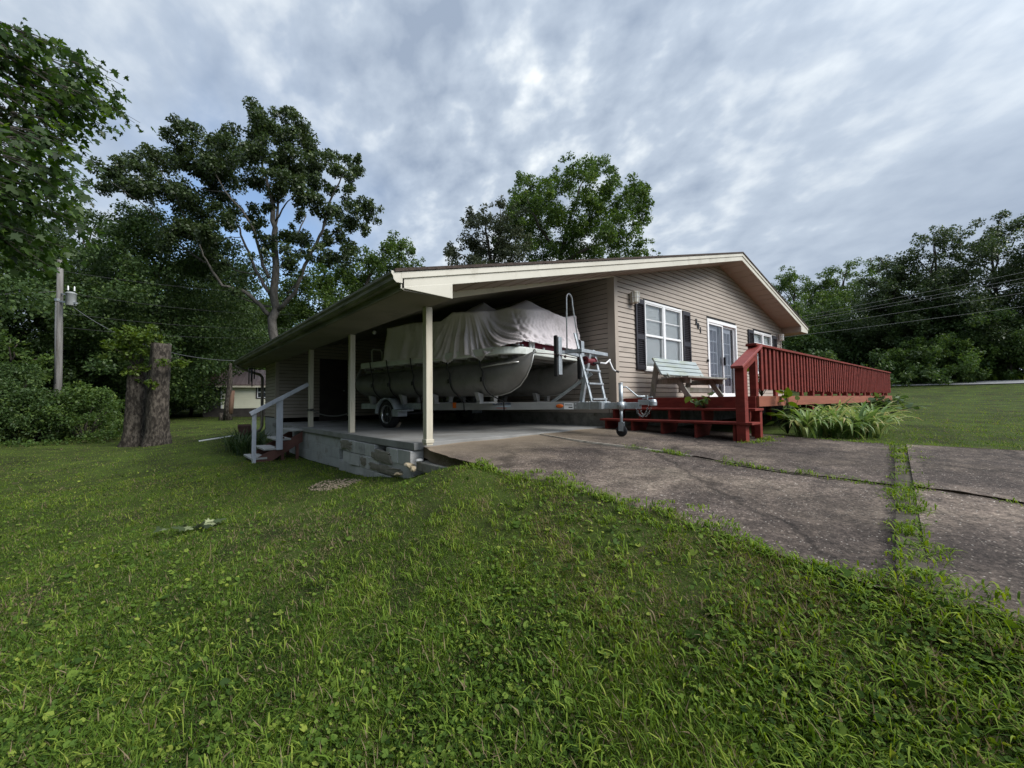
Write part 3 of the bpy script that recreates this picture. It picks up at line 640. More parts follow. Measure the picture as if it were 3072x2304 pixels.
# steps on the driveway end
for (z, xa, xb, ya, yb) in ((.182, -.47, -.16, -2.62, .06), (.378, -.19, .16, -2.57, -.02)):
    mb = MB(off); mb.box(xa, xb, ya, yb, z - .036, z); mb.build('tread', M_red, D_, bevel=.005)
for y in (-2.36, -1.78, -1.2, -.62, -.05):
    zb = float(drive_z(-.3, y)) - .01
    mb = MB(off); mb.prism([(-.43, y - .02, zb), (-.43, y - .02, .146), (-.17, y - .02, .146), (-.17, y - .02, .342), (DX - .036, y - .02, .342), (DX - .036, y - .02, .22), (-.02, y - .02, zb)], (0, .04, 0)); mb.build('stringer', M_red, D_)
mb = MB(off); mb.box(-.46, -.33, -2.53, -2.40, float(drive_z(-.4, -2.45)) - .02, 1.0); mb.build('stair_post', M_red, D_, bevel=.006)
mb = MB(off); mb.box(.08, .18, -2.54, -2.455, -.12, .342); mb.build('stair_post', M_red, D_, bevel=.006)
mb = MB(off); mb.beam((-.54, -2.465, .985), (.30, -2.455, 1.352), .17, .04); mb.build('stair_rail', mat('faded_red_rail', (.22, .04, .034), (.27, .055, .045), 4, .5, c3=(.20, .04, .03), s3=6), D_, bevel=.006)
mb = MB(off); mb.beam((-.40, -2.44, .90), (.24, -2.43, 1.18), .038, .09); mb.build('stair_side_rail', M_red, D_)

# ------------------------------------------------------------------ convertible bench on the deck
Bn = thing('garden_bench', 'weathered grey timber bench with slatted back standing on the red deck under the window', 'bench', (.93, -.35, DZ)); off = (.93, -.35, DZ)
for x in (.98, 2.45):
    mb = MB(off); mb.beam((x, -.20, DZ), (x, -.33, 1.30), .045, .11, (0, 1, 0)); mb.build('leg', M_grayw, Bn, bevel=.004)
    mb = MB(off); mb.beam((x, -1.0, DZ), (x, -.74, .955), .045, .10, (0, 1, 0)); mb.build('leg', M_grayw, Bn, bevel=.004)
    mb = MB(off); mb.beam((x + .046, -.20, .90), (x + .046, -1.02, .90), .045, .10); mb.build('seat_support', M_grayw, Bn, bevel=.004)
    mb = MB(off); mb.beam((x + .046, -.62, .90), (x + .046, -.30, 1.25), .04, .09, (0, 1, 0)); mb.build('back_brace', M_grayw, Bn, bevel=.004)
mb = MB(off)
for i in range(4): mb.box(.84, 2.62, -1.06 + i * .145, -.93 + i * .145, .951, .987)
mb.build('seat', M_grayw, Bn, bevel=.005)
M_blueg = mat('pale_blue_grey_board', (.27, .31, .315), (.37, .42, .425), 3, .8, stretch=(.5, 2, 2), c3=(.25, .28, .17), s3=2.2, lo3=.5, hi3=.68, bump=.2, bscale=30)
mb = MB(off)
for i in range(4):
    t0 = .02 + i * .105; c = V3(1.73, -.535 + (t0 + .05) * .48, 1.01 + (t0 + .05) * .87); mb.obox(c, (.93, 0, 0), (0, .045 * .48, .045 * .87), (0, .018 * .87, -.018 * .48))
mb.build('backrest', M_blueg, Bn, bevel=.005)
mb = MB(off); mb.beam((.98, -.80, .72), (2.45, -.80, .72), .04, .10); mb.build('stretcher', M_grayw, Bn, bevel=.004)

# ------------------------------------------------------------------ grey steps at the side of the slab
St = thing('wooden_steps', 'small grey wooden steps with one slanting handrail against the block wall', 'steps', (-4.6, 6.0, -.7)); off = (-4.6, 6.0, -.7)
M_gp = mat('pale_grey_paint', (.42, .44, .50), (.52, .54, .60), 4, .6, stretch=(2, 2, .6), c3=(.34, .35, .38), s3=6)
M_gt = mat('grey_tread', (.33, .33, .32), (.44, .44, .43), 5, .8, bump=.2, bscale=40)
M_rb = mat('red_brown_riser', (.10, .045, .035), (.15, .07, .055), 4, .8)
tr = [(-4.62, -.045), (-4.89, -.235), (-5.13, -.43), (-5.36, -.615)]
for i, (x, z) in enumerate(tr):
    mb = MB(off); mb.box(x - .0, x + .30, 5.52, 6.55, z - .04, z); mb.build('tread', M_gt, St, bevel=.004)
for y in (5.56, 6.5):
    mb = MB(off); mb.prism([(-5.3, y - .02, -.655), (-4.345, y - .02, -.09), (-4.345, y - .02, -.33), (-5.05, y - .02, -.76), (-5.3, y - .02, -.76)], (0, .04, 0)); mb.build('stringer', M_rb, St)
for (x, y) in ((-4.45, 5.58), (-4.45, 6.48), (-4.75, 5.58)):
    mb = MB(off); mb.box(x - .03, x + .03, y - .03, y + .03, -.85, -.2); mb.build('leg', M_rb, St)
mb = MB(off); mb.box(-5.36, -5.28, 5.46, 5.50, -.78, .35); mb.build('rail_post', M_gp, St, bevel=.004)
mb = MB(off); mb.box(-4.90, -4.77, 5.46, 5.50, -.47, .65); mb.build('rail_post', M_gp, St, bevel=.004)
mb = MB(off); mb.beam((-5.40, 5.44, .335), (-4.26, 5.44, .99), .04, .085); mb.build('handrail', M_gp, St, bevel=.004)
# ------------------------------------------------------------------ pontoon boat on its trailer, parked slightly askew
JX0, JY0, JR = -1.1, -.94, R(10.5)
def Lc(t, s, z): return V3(-t, s, z)               # t towards the open side of the carport, s towards the stern
def wloc(fx, fy, t0, s0, t1, s1):                  # where a sight line meets the upright plane through two local points
    c, sn = math.cos(JR), math.sin(JR); A = np.array([[c, sn, 0], [-sn, c, 0], [0, 0, 1]])
    o = A @ (CAM - V3(JX0, JY0, 0)); d = A @ ray(fx, fy); p = Lc(t0, s0, 0); n = nrm(np.cross(Lc(t1, s1, 0) - p, V3(0, 0, 1)))
    return o + d * (((p - o) @ n) / (d @ n))
Tr = thing('boat_trailer', 'galvanised boat trailer under the covered pontoon boat, its tongue reaching past the house corner', 'trailer', (JX0, JY0, 0), JR)
Bo = thing('pontoon_boat', 'aluminium pontoon boat with two grey hulls and a white deck rim, sitting on the trailer', 'boat', (JX0, JY0, 0), JR)
AF = [(.13, .78), (.99, 3.6), (.99, 6.15)]
def bt(s): return float(np.interp(s, [a[1] for a in AF], [a[0] for a in AF]))
M_beam = mat('grey_painted_frame', (.27, .275, .27), (.34, .345, .34), 3, .5, .2, bump=.05, bscale=40, c3=(.27, .27, .26), s3=4)
for sg in (1, -1):
    mb = MB(); mb.beam(Lc(sg * .13, .76, .445), Lc(sg * .99, 3.62, .445), .06, .135); mb.build('frame_beam', M_beam, Tr, bevel=.006)
    mb = MB(); mb.beam(Lc(sg * .99, 3.62, .455), Lc(sg * .99, 6.15, .465), .06, .125); mb.build('side_beam', M_galv, Tr, bevel=.006)
    for s in (2.25, 3.45, 4.45, 5.6):              # hull cradles
        mb = MB(); t0 = sg * .87
        mb.prism([Lc(t0 + .29, s - .04, .70), Lc(t0 + .22, s - .04, .52), Lc(t0 + .14, s - .04, .52), Lc(t0 + .14, s - .04, .67)], (0, .08, 0)); mb.prism([Lc(t0 - .29, s - .04, .70), Lc(t0 - .14, s - .04, .67), Lc(t0 - .14, s - .04, .52), Lc(t0 - .22, s - .04, .52)], (0, .08, 0)); mb.box(*sorted((-t0 - .24, -t0 + .24)), s - .04, s + .04, .50, .53); mb.build('hull_cradle', M_beam, Tr)
for s in (1.6, 2.25, 3.45, 4.85, 6.1):
    t = bt(s); mb = MB(); mb.box(-t + .03, t - .03, s - .03, s + .03, .40, .46); mb.build('crossmember', M_galv, Tr)
mb = MB(); mb.box(-.17, .17, .33, .78, .382, .505); mb.box(-.175, .175, .36, .38, .378, .512); mb.box(-.175, .175, .55, .57, .378, .512); mb.build('tongue_bracket', M_galv, Tr, bevel=.006)
mb = MB(); mb.box(-.05, .05, -.26, .40, .385, .49); mb.build('tongue', M_galv, Tr, bevel=.008)
mb = MB(); mb.box(-.045, .045, -.42, -.24, .45, .53); mb.lathe(Lc(0, -.47, .49), (0, 0, 1), [(.001, .05), (.04, .045), (.055, .01), (.055, -.05), (.03, -.06)], 14); mb.beam(Lc(0, -.30, .55), Lc(0, -.46, .575), .03, .02); mb.tube([Lc(.06, -.40, .53), Lc(.06, -.40, .60)], .012, 8); mb.build('coupler', M_galv, Tr, bevel=.004)
for sg in (1, -1):
    mb = MB(); pts = [Lc(sg * .07, -.20 - .02 * i, .44 - .17 * math.sin(math.pi * i / 11)) for i in range(12)]
    for i, p in enumerate(pts):
        ax = nrm(pts[min(i + 1, 11)] - pts[max(i - 1, 0)]); mb.lathe(p, np.cross(ax, V3(1, 0, 0)) if i % 2 else V3(1, 0, 0), [(.013, -.003), (.017, 0), (.013, .003), (.010, 0)], 8, True)
    mb.build('safety_chain', M_beam, Tr)
mb = MB(); mb.tube([Lc(0, -.18, .42), Lc(.05, -.23, .30), Lc(.02, -.30, .26), Lc(0, -.36, .30), Lc(0, -.38, .40)], .012, 6); mb.build('wiring_plug', M_rubber, Tr)
# jack
jw = MB(); jw.tube([Lc(.10, .02, .12), Lc(.10, .02, .40)], .024, 12); jw.tube([Lc(.10, .02, .36), Lc(.10, .02, .80)], .034, 12); jw.box(-.15, -.04, -.03, .07, .385, .50); jw.tube([Lc(.10, .02, .79), Lc(.10, .02, .81)], .037, 12)
jk = jw.build('jack', M_galv, Tr, True)
mb = MB(); mb.tube([Lc(.10, .02, .74), Lc(.06, -.06, .74), Lc(-.06, -.18, .60), Lc(-.08, -.20, .585), Lc(-.11, -.30, .585)], [.011, .011, .011, .014, .014], 8); mb.build('crank_handle', M_galv, jk, True)
jz = float(drive_z(-1.1, -.95))
mb = MB(); mb.box(-.135, -.125, -.02, .06, jz + .09, .17); mb.box(-.075, -.065, -.02, .06, jz + .09, .17); mb.box(-.135, -.065, -.02, .06, .16, .175); mb.build('caster_fork', M_galv, jk)
mb = MB(); mb.lathe(Lc(.10, .02, jz + .093), (1, 0, 0), [(.03, -.022), (.075, -.022), (.092, -.013), (.092, .013), (.075, .022), (.03, .022)], 24); mb.build('jack_wheel', M_rubber, jk, True)
mb = MB(); mb.lathe(Lc(.10, .02, jz + .105), (1, 0, 0), [(.001, -.029), (.05, -.029), (.06, -.020), (.06, .020), (.05, .029), (.001, .029)], 16); mb.build('jack_hub', M_blk, jk, True)
# ladder and winch stand
mb = MB()
LT = lambda t, q: Lc(t, .40 + .30 * q, .505 + .93 * q)
lad = MB(); lad.beam(LT(.37, 0), LT(.22, 1.28), .026, .055, (1, 0, 0)); lad.build('ladder_rail', M_galv, Tr, bevel=.004)
lad = MB(); lad.beam(LT(-.12, 0), LT(-.30, 1.0), .026, .055, (1, 0, 0)); lad.build('ladder_rail', M_galv, Tr, bevel=.004)
for q in (.05, .33, .58):
    ta, tb = .37 - .117 * q, -.12 - .18 * q
    mb = MB(); mb.beam(LT(ta, q) + V3(0, -.01, 0), LT(tb, q) + V3(0, -.01, 0), .07, .028); mb.build('ladder_rung', M_galv, Tr, bevel=.003)
mb = MB(); mb.beam(Lc(.12, 1.35, .50), Lc(-.06, .62, 1.0), .05, .05); mb.beam(Lc(.0, .80, .50), Lc(.0, .64, 1.34), .07, .07); mb.build('winch_stand', M_galv, Tr, bevel=.004)
mb = MB(); mb.beam(Lc(.30, 1.06, 1.375), Lc(.28, .60, 1.375), .06, .06); mb.beam(Lc(.32, .63, 1.375), Lc(-.66, .63, 1.375), .07, .06); mb.beam(Lc(-.60, .66, 1.375), Lc(-.52, 1.0, 1.375), .05, .05); mb.build('step_platform', M_galv, Tr, bevel=.004)
for t, z0, z1 in ((.55, .95, 1.63), (-.22, .93, 1.64)):
    mb = MB(); mb.box(-t - .005, -t + .10, .90, .99, z0 + .02, z1 - .02); gp = mb.build('bow_stop', M_galv, Tr, bevel=.006)
    mb = MB(); mb.box(-t - .040, -t - .006, .915, .985, z0 - .01, z1 + .005); mb.build('rubber_pad', M_rubber, gp, bevel=.015)
mb = MB(); mb.beam(Lc(.55, .95, 1.35), Lc(.28, .95, 1.37), .05, .05); mb.beam(Lc(-.22, .95, 1.35), Lc(.30, .95, 1.37), .05, .05); mb.build('bow_stop_arm', M_galv, Tr)
pts = [Lc(.375, .85, 1.38), Lc(.365, .85, 2.20)] + [Lc(.27 + .095 * math.cos(a), .85, 2.28 + .10 * math.sin(a)) for a in np.linspace(math.pi * .0, math.pi, 9)] + [Lc(.165, .85, 2.20), Lc(-.06, .85, 1.40)]
mb = MB(); mb.tube(pts, .0125, 8); mb.build('grab_hoop', M_galv, Tr, True)
mb = MB(); mb.lathe(Lc(-.05, .66, 1.22), (1, 0, 0), [(.02, -.16), (.075, -.16), (.075, -.15), (.05, -.14), (.05, .14), (.075, .15), (.075, .16), (.02, .16)], 16); mb.build('winch_drum', mat('dark_red_webbing', (.10, .012, .018), (.16, .02, .03), 8, .7), Tr)
mb = MB(); mb.tube([Lc(-.22, .60, 1.20), Lc(-.40, .52, 1.19), Lc(-.47, .48, 1.25), Lc(-.49, .48, 1.26)], .017, 8); mb.tube([Lc(-.46, .48, 1.25), Lc(-.44, .40, 1.08), Lc(-.50, .38, 1.05)], .014, 8); mb.build('winch_handle', M_white, Tr, True)
mb = MB(); mb.tube([Lc(-.50, .38, 1.05), Lc(-.58, .36, 1.04)], .02, 8); mb.tube([Lc(.0, .55, 1.17), Lc(-.16, .52, 1.19)], .022, 8); mb.build('winch_grip', M_rubber, Tr, True)
M_strapr = mat('red_black_strap', (.10, .01, .015), (.03, .008, .01), 20, .7)
mb = MB(); mb.tube([Lc(.86, 1.20, 1.335), Lc(.60, .95, 1.31), Lc(.20, .72, 1.25), Lc(0, .66, 1.23)], .014, 6, flat=.5); mb.tube([Lc(-.86, 1.20, 1.335), Lc(-.4, .90, 1.28), Lc(-.1, .66, 1.23)], .014, 6, flat=.5); mb.build('bow_strap', M_strapr, Tr, True)
mb = MB(); mb.sphere(Lc(.57, .92, 1.305), .035, 6); mb.sphere(Lc(.42, .86, 1.28), .025, 6); mb.build('strap_hook', M_blk, Tr, True)
# wheels
for sg in (1, -1):
    c = Lc(sg * 1.14, 4.85, .292); ax = Lc(sg, 0, 0)
    wh = bpy.data.objects.new('wheel', None); COL.objects.link(wh); wh.parent = Tr
    mb = MB(); mb.lathe(c, ax, [(.185, -.075), (.22, -.088), (.275, -.085), (.29, -.07), (.292, 0), (.29, .07), (.275, .085), (.22, .088), (.185, .075)], 36)
    for kk in range(36):
        t = 2 * math.pi * kk / 36; mb.obox(c + V3(0, math.cos(t), math.sin(t)) * .292, V3(.07, 0, 0), V3(0, -math.sin(t), math.cos(t)) * .018, V3(0, math.cos(t), math.sin(t)) * .004)
    mb.build('tyre', M_rubber, wh, True)
    mb = MB(); mb.lathe(c, ax, [(.16, .02), (.172, .055), (.190, .082), (.198, .084), (.198, .07), (.18, .02)], 36, True)
    mb.build('rim', mat('bright_rim', (.5, .5, .5), rough=.25, metal=.9), wh, True)
    mb = MB(); mb.lathe(c, ax, [(.001, .045), (.04, .045), (.05, .03), (.165, .015)], 30)
    for kk in range(8):
        t = 2 * math.pi * kk / 8; d = V3(0, math.cos(t), math.sin(t)); mb.beam(c + ax * .032 + d * .045, c + ax * .040 + d * .175, .035, .014, (1, 0, 0))
    mb.build('rim_spokes', mat('dark_rim', (.04, .04, .04), (.09, .09, .09), 10, .4, .6), wh)
    MB().lathe(c, ax, [(.001, .075), (.022, .07), (.03, .05), (.03, .03)], 14).build('hub_cap', M_galv, wh, True)
    # fender
    f = MB(); t0, t1 = sg * 1.02, sg * 1.26; vs = []; A = np.linspace(R(8), R(176), 22)
    for a in A:
        for (t, r_) in ((t0, .365), (t1, .365), (t1 - sg * .0, .335), (t0, .355)):
            vs.append(Lc(t, 4.85 - r_ * math.cos(a), .285 + r_ * math.sin(a) * .98))
    fs = [[4 * i + k, 4 * i + (k + 1) % 4, 4 * i + 4 + (k + 1) % 4, 4 * i + 4 + k] for i in range(21) for k in range(4)]
    f.add(vs, fs); fe = f.build('fender', M_galv, Tr, True)
    mb = MB(); mb.beam(Lc(sg * 1.25, 4.47, .40), Lc(sg * 1.25, 4.47, .25), .03, .20, (0, 1, 0)); mb.box(*sorted((-sg * 1.0, -sg * 1.26)), 4.42, 4.47, .245, .40); mb.build('mud_flap', M_galv, fe, bevel=.004)
    mb = MB(); mb.box(*sorted((-sg * 1.0, -sg * 1.28)), 4.20, 4.47, .36, .39); mb.build('fender_step', M_galv, fe, bevel=.004)
    mb = MB(); mb.box(*sorted((-sg * 1.05, -sg * 1.27)), 4.33, 4.46, .391, .40); mb.build('step_grip', M_rubber, fe)
MB().tube([Lc(1.1, 4.85, .292), Lc(-1.1, 4.85, .292)], .035, 10).build('axle', M_blk, Tr, True)
# markings on the near beam
d0 = Lc(.99, 3.62, 0) - Lc(.13, .76, 0); dn = nrm(d0); no = nrm(np.cross(V3(0, 0, 1), dn)); no = no if no[0] < 0 else -no
fa, fb = Lc(.13, .76, 0) + no * .0305, Lc(.99, 3.62, 0) + no * .0305
def bface(fx, fy): return wloc(fx, fy, -fa[0], fa[1], -fb[0], fb[1])
M_navy = mat('navy_lettering', (.012, .035, .10), rough=.4); M_or = mat('amber_lens', (.55, .10, .015), (.62, .14, .02), 30, .25); M_red2 = mat('red_lettering', (.40, .10, .10), rough=.5)
pL, pR = bface(1478, 1211.5), bface(1533, 1212.5); wid = np.linalg.norm((pR - pL)[:2])
tx = text('maker_lettering', 'RON HOOVER', .060, M_navy, Tr, (pL + pR) / 2 + no * .002, -dn, (0, 0, 1), .0015, 1.0, .0012)
A = np.empty(len(tx.data.vertices) * 3); tx.data.vertices.foreach_get('co', A); A = A.reshape(-1, 3); m_ = A.mean(0); al = (A - m_) @ dn; A += np.outer(al * (wid / (al.max() - al.min()) - 1), dn); tx.data.vertices.foreach_set('co', A.ravel())
p1, p2 = bface(1490, 1224), bface(1520, 1224.5)
mb = MB(); n = 14
for i in range(n):
    c = p1 + (p2 - p1) * (i + .5) / n; mb.obox(c + no * .002, (p2 - p1) / n * .30, no * .001, (0, 0, .007 + .003 * (i % 3 == 0)))
mb.build('red_lettering', M_red2, Tr)
p1, p2 = bface(1470, 1219), bface(1532, 1219); mb = MB(); mb.add([p1 + no * .0015 + V3(0, 0, -.012), p2 + no * .0015 + V3(0, 0, -.008), p2 + no * .0015 + V3(0, 0, .02)], [[0, 1, 2]]); mb.build('swoosh', mat('pale_blue_decal', (.40, .50, .60), rough=.4), Tr)
p = bface(1679, 1218); mb = MB(); mb.lathe(p, no, [(.001, .018), (.018, .016), (.030, .012), (.034, .002), (.034, 0)], 20)
for i, v in enumerate(mb.v):
    q = V3(*v) - p; a = q @ dn; mb.v[i] = tuple(V3(*v) + dn * a * 1.0)
mb.build('marker_light', M_or, Tr, True)
p1, p2 = bface(1692, 1218), bface(1721, 1218.5); mb = MB(); mb.obox((p1 + p2) / 2 + no * .001, (p2 - p1) / 2, no * .001, (0, 0, .055)); stk = mb.build('white_sticker', M_white, Tr)
mb = MB()
for i in range(7): mb.obox(p1 + (p2 - p1) * (.14 + .11 * i) + no * .003 + V3(0, 0, .022), (p2 - p1) * .025, no * .0008, (0, 0, .010))
mb.obox(p1 + (p2 - p1) * .68 + no * .003 + V3(0, 0, -.02), (p2 - p1) * .2, no * .0008, (0, 0, .008)); mb.build('sticker_print', M_blk, stk)
for fx in (1726,):
    for fy in (1212, 1223): p = bface(fx, fy); MB().lathe(p, no, [(.001, .014), (.016, .012), (.016, 0)], 6).build('bolt', M_galv, Tr)
mb = MB(); p = wloc(1364, 1216, .99 + .032, 3.6, .7, 2.6); p = bface(1364, 1216); mb.obox(p + no * .01, dn * .035, no * .012, (0, 0, .055)); mb.build('side_reflector', M_or, Tr, bevel=.006)

# boat hulls
for sg in (1, -1):
    ss = np.array([1.18, 1.20, 1.26, 1.36, 1.5, 1.7, 1.9, 2.15, 2.45, 2.5, 4.0, 5.7, 5.95, 6.2, 6.32]); vs = []; n = 28
    bot = np.interp(ss, [1.18, 1.26, 1.36, 1.5, 1.7, 1.9, 2.15, 5.7, 5.95, 6.2, 6.32], [1.335, 1.12, .95, .80, .70, .655, .64, .64, .66, .74, .90])
    top = np.interp(ss, [1.18, 1.4, 2.4, 6.2, 6.32], [1.365, 1.30, 1.24, 1.24, 1.20])
    hw = np.interp(ss, [1.18, 1.20, 1.26, 1.36, 1.5, 1.7, 1.9, 2.15, 2.4, 6.1, 6.32], [.004, .03, .08, .135, .185, .235, .265, .288, .30, .30, .24])
    for i, s in enumerate(ss):
        zc_, rz_ = (bot[i] + top[i]) / 2, (top[i] - bot[i]) / 2
        keel = max(0, min(1, (2.3 - s) / 1.0))
        for kk in range(n):
            a = 2 * math.pi * kk / n; ca, sa = math.cos(a), math.sin(a)
            wv = hw[i] * (abs(ca) ** 1.0) * math.copysign(1, ca); zz = zc_ + rz_ * sa
            if sa < 0: wv *= (1 - keel * .35 * abs(sa)); 
            vs.append(Lc(sg * .87 + wv, s, zz))
    m_ = len(ss); fs = [[i * n + k, i * n + (k + 1) % n, (i + 1) * n + (k + 1) % n, (i + 1) * n + k] for i in range(m_ - 1) for k in range(n)] + [list(range(n))[::-1], [(m_ - 1) * n + k for k in range(n)]]
    mb = MB().add(vs, fs); hull = mb.build('pontoon_hull', M_alu, Bo, True)
    mb = MB()
    for sw in (2.47, 3.55, 4.63, 5.68): mb.lathe(Lc(sg * .87, sw, .94), (0, 1, 0), [(.301, -.010), (.3045, 0), (.301, .010)], 40)
    mb.build('weld_seam', M_alu, hull, True)
    mb = MB(); mb.tube([Lc(sg * 1.155, 2.12, 1.13), Lc(sg * 1.115, 1.8, 1.165), Lc(sg * 1.045, 1.5, 1.185), Lc(sg * 1.01, 1.40, 1.187)], .014, 6); mb.build('spray_rail', mat('bright_aluminium', (.62, .62, .6), rough=.35, metal=.6), hull, True)
    pts = [Lc(sg * .87, s, z) for s, z in zip([1.175, 1.255, 1.352, 1.49, 1.69, 1.895, 2.15, 2.4], [1.37, 1.115, .945, .795, .695, .648, .632, .632])]
    mb = MB(); mb.tube(pts, .011, 6); mb.lathe(Lc(sg * .87, 1.17, 1.36), (1, 0, 0), [(.02, -.008), (.034, -.008), (.034, .008), (.02, .008)], 14, True); mb.build('keel_strip', mat('bright_aluminium_keel', (.55, .55, .53), rough=.4, metal=.6), hull, True)
    mb = MB(); mb.box(*sorted((-sg * .80, -sg * .94)), 1.6, 6.1, 1.2, 1.33); mb.build('riser', M_alu, hull)
def rrect(t, s0, s1, r0, r1, n=10):
    pts = []
    for (ct, cs, rr_, a0) in ((t - r0, s0 + r0, r0, -90), (t - r1, s1 - r1, r1, 0), (-t + r1, s1 - r1, r1, 90), (-t + r0, s0 + r0, r0, 180)):
        for i in range(n + 1):
            a = R(a0 + 90 * i / n); pts.append((ct + rr_ * math.cos(a), cs + rr_ * math.sin(a)))
    return pts
O = rrect(1.22, 1.36, 5.88, .42, .05)
mb = MB(); mb.prism([Lc(t, s, 1.325) for t, s in O], (0, 0, .125)); mb.build('deck_rim', mat('white_rub_rail', (.60, .64, .60), (.68, .71, .67), 3, .4, c3=(.50, .53, .48), s3=5), Bo, bevel=.012)
mb = MB()
for i in range(12): s = 1.7 + i * .37; mb.box(-1.15, 1.15, s - .03, s + .03, 1.27, 1.325)
mb.build('deck_beams', M_alu, Bo)
M_fred = mat('maroon_fence_panel', (.16, .012, .03), (.20, .018, .04), 3, .35)
O2 = rrect(1.02, 1.47, 5.0, .60, .1); mb = MB()
n = len(O2); mb.add([Lc(t, s, 1.451) for t, s in O2] + [Lc(t, s, 1.575) for t, s in O2], [[i, (i + 1) % n, n + (i + 1) % n, n + i] for i in range(n)]); fp = mb.build('fence_panel', M_fred, Bo)
mb = MB()
for t in (.52, .60): mb.box(-t - .03, -t + .03, 1.44, 1.465, 1.46, 1.58)
for t in (.95, .85, .2, -.4): mb.box(-t - .02, -t + .02, 1.435, 1.46, 1.453, 1.50)
mb.build('fence_bracket', M_white, fp)
mb = MB(); mb.sphere(Lc(1.02, 1.50, 1.49), .05, 6); mb.box(-1.10, -.86, 1.40, 1.50, 1.451, 1.475); mb.build('deck_cleat', M_blk, Bo, True)
mb = MB(); mb.tube([Lc(.95, 5.80, 1.45), Lc(.95, 5.82, 1.75), Lc(.92, 5.82, 1.80), Lc(.72, 5.82, 1.80), Lc(.68, 5.82, 1.75), Lc(.68, 5.80, 1.45)], .016, 8); mb.build('boarding_rail', M_white, Bo, True)
mb = MB(); mb.beam(Lc(1.12, 5.90, 1.42), Lc(1.12, 6.30, .98), .03, .05, (1, 0, 0)); mb.beam(Lc(.82, 5.90, 1.42), Lc(.82, 6.30, .98), .03, .05, (1, 0, 0))
for q in (.2, .5, .8): mb.beam(Lc(1.12, 5.9 + .4 * q, 1.42 - .44 * q), Lc(.82, 5.9 + .4 * q, 1.42 - .44 * q), .05, .02)
mb.build('swim_ladder', M_alu, Bo)

# ------------------------------------------------------------------ the boat's cover
Cv = thing('boat_cover', 'lilac-grey fabric cover draped over the pontoon boat, its hem gathered into points by straps', 'boat cover', (JX0, JY0, 0), JR)
Bd = np.array(rrect(1.245, 1.335, 5.06, .34, .16, 26)); seg = np.linalg.norm(np.roll(Bd, -1, 0) - Bd, axis=1); cum = np.concatenate([[0], np.cumsum(seg)])
NT, NR = 520, 46; uu = np.linspace(0, cum[-1], NT, endpoint=False); Bc = np.concatenate([Bd, Bd[:1]])
bt_, bs_ = np.interp(uu, cum, Bc[:, 0]), np.interp(uu, cum, Bc[:, 1])
def topz(t, s):
    b = np.interp(s, [1.33, 1.5, 1.92, 2.4, 2.84, 3.15, 3.5, 4.0, 4.9, 5.1], [2.15, 2.21, 2.30, 2.24, 2.30, 2.17, 2.20, 2.25, 2.24, 2.18])
    b = b - .08 * (t / 1.1) ** 2 - np.where(t > .2, .12 * np.clip((t - .2), 0, 1) ** 1.2 * np.clip((2.4 - s), 0, 1), 0)
    for (pt, ps, h, wd) in ((.45, 2.70, .25, .46), (.12, 1.86, .19, .50), (-.95, 1.45, .16, .38), (.5, 4.3, .04, .3)): b = b + h * np.clip(1 - np.hypot(t - pt, (s - ps)) / wd, 0, 1) ** 1.25
    return b
hem_near = lambda s: np.interp(s, [1.5, 1.66, 1.85, 2.0, 2.07, 2.16, 2.32, 2.5, 2.7, 2.84, 2.90, 2.97, 3.15, 3.5, 5.1], [1.47, 1.43, 1.36, 1.27, 1.215, 1.29, 1.355, 1.365, 1.33, 1.265, 1.235, 1.27, 1.35, 1.39, 1.425])
wn = np.clip((bt_ - .95) / .25, 0, 1); wf = np.clip((1.75 - bs_) / .3, 0, 1)
hem = wn * hem_near(bs_) + (1 - wn) * (1.47 + .07 * wf * np.clip(.5 + bt_ * .0 + .5, 0, 1)); 
cnr = np.exp(-(((bt_ - 1.15) / .40) ** 2 + ((bs_ - 1.5) / .55) ** 2))           # the unsupported bow corner
nearw = wn * np.exp(-((bs_ - 2.3) / .8) ** 2)
rho_e = .955 - .36 * cnr - .05 * nearw
pr = np.random.default_rng(5)
def fold(u, lam, seed): return np.sin(u * 2 * np.pi / lam + 1.2 * np.sin(u * 1.7 + seed) + seed)
sh = fold(uu, .155, 1.0) * .6 + fold(uu, .40, 2.2) * .7; shl = fold(uu, .62, .7) * .8 + fold(uu, .27, 3.1) * .35
amp = .040 * np.clip(nearw + cnr + .45 * wf, 0, 1); ampl = .016 + .0 * uu
ct, cs = 0.0, 3.2; V = []
upk = uu[np.argmin(np.hypot(bt_ - 1.245, bs_ - 2.55))]
